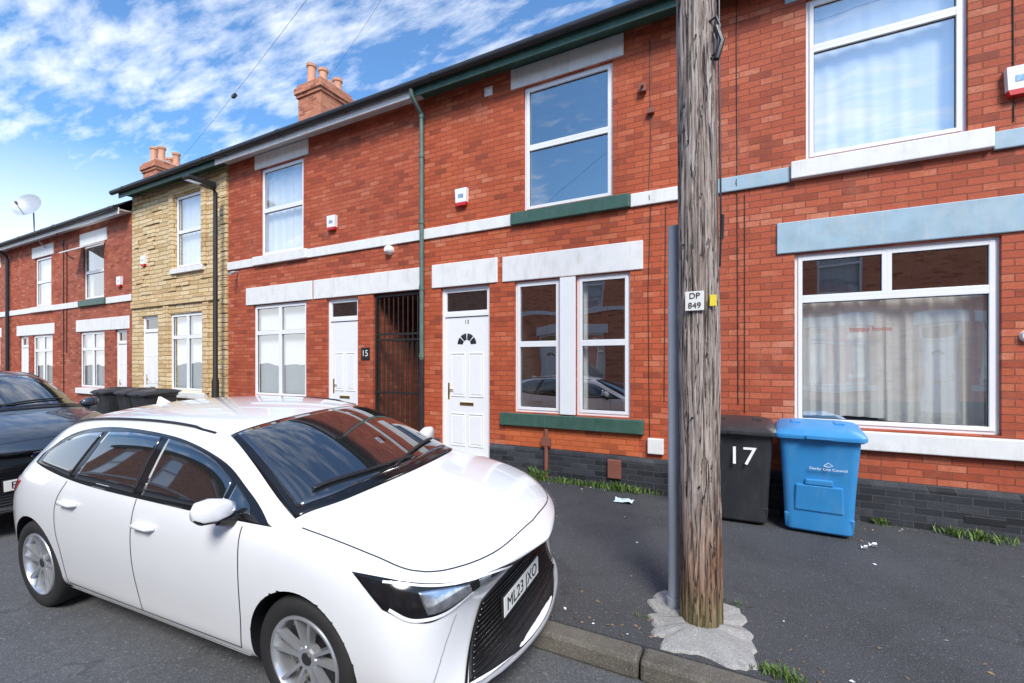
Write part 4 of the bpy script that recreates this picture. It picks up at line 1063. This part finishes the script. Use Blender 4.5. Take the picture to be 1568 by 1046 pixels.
# ---------------------------------------------------------------- sky, sun, camera
el = math.radians(44); az_dir = Vector((.56, -.83, 0)).normalized()
wd = bpy.data.worlds.new('World'); scene.world = wd; wd.use_nodes = True
nt = wd.node_tree; bg = nt.nodes['Background']
sky = nt.nodes.new('ShaderNodeTexSky'); sky.sky_type = 'NISHITA'; sky.sun_disc = False
sky.sun_elevation = el; sky.sun_rotation = math.atan2(az_dir.x, az_dir.y); sky.air_density = 1.1; sky.dust_density = .3; sky.ozone_density = 2.0
tc = nt.nodes.new('ShaderNodeTexCoord')
sp = nt.nodes.new('ShaderNodeSeparateXYZ'); nt.links.new(tc.outputs['Generated'], sp.inputs[0])
az = math_n(nt, 'ADD', math_n(nt, 'MAXIMUM', sp.outputs[2], 0.0), .12)
cb = nt.nodes.new('ShaderNodeCombineXYZ')
nt.links.new(math_n(nt, 'DIVIDE', sp.outputs[0], az), cb.inputs[0]); nt.links.new(math_n(nt, 'DIVIDE', sp.outputs[1], az), cb.inputs[1])
mp = nt.nodes.new('ShaderNodeMapping'); mp.inputs['Rotation'].default_value = (0,0,math.radians(-40)); mp.inputs['Scale'].default_value = (1.0,2.8,1)
nt.links.new(cb.outputs[0], mp.inputs[0])
c1 = noise_n(nt, mp.outputs[0], 4.6, 9, .62, .15); c2 = noise_n(nt, cb.outputs[0], 1.1, 4, .5, .1)
sm = math_n(nt, 'MULTIPLY_ADD', c2, 1.1, c1)
cm = ramp(nt, sm, 1.02, 1.38, 0, .82)
hz = ramp(nt, sp.outputs[2], .34, .10, 0, .95)
mxx = math_n(nt, 'MAXIMUM', cm, hz)
skb = mixc(nt, 1.0, sky.outputs[0], (.95,1.35,1.65), 'MULTIPLY')
skc = mixc(nt, mxx, skb, (9.3,9.5,9.8))
nt.links.new(skc, bg.inputs[0]); bg.inputs[1].default_value = .15
sun = bpy.data.lights.new('sun', 'SUN'); sun.energy = 4.2; sun.angle = math.radians(20); sun.color = (1,.955,.89)
so = bpy.data.objects.new('sun', sun); col.objects.link(so)
sd3 = Vector((az_dir.x*math.cos(el), az_dir.y*math.cos(el), math.sin(el)))
so.rotation_euler = sd3.to_track_quat('Z', 'Y').to_euler(); so.location = sd3*20

cam = bpy.data.cameras.new('camera'); co = bpy.data.objects.new('camera', cam); col.objects.link(co)
cam.sensor_width = 36; cam.lens = 16.07; cam.shift_y = .0204; cam.clip_start = .05; cam.clip_end = 2000
co.location = (0, 0, 1.7); co.rotation_euler = (math.radians(90), 0, math.radians(27.73))
scene.camera = co
scene.view_settings.view_transform = 'Standard'; scene.view_settings.look = 'None'; scene.view_settings.exposure = 0; scene.view_settings.gamma = 1
print('objects', len(bpy.data.objects))
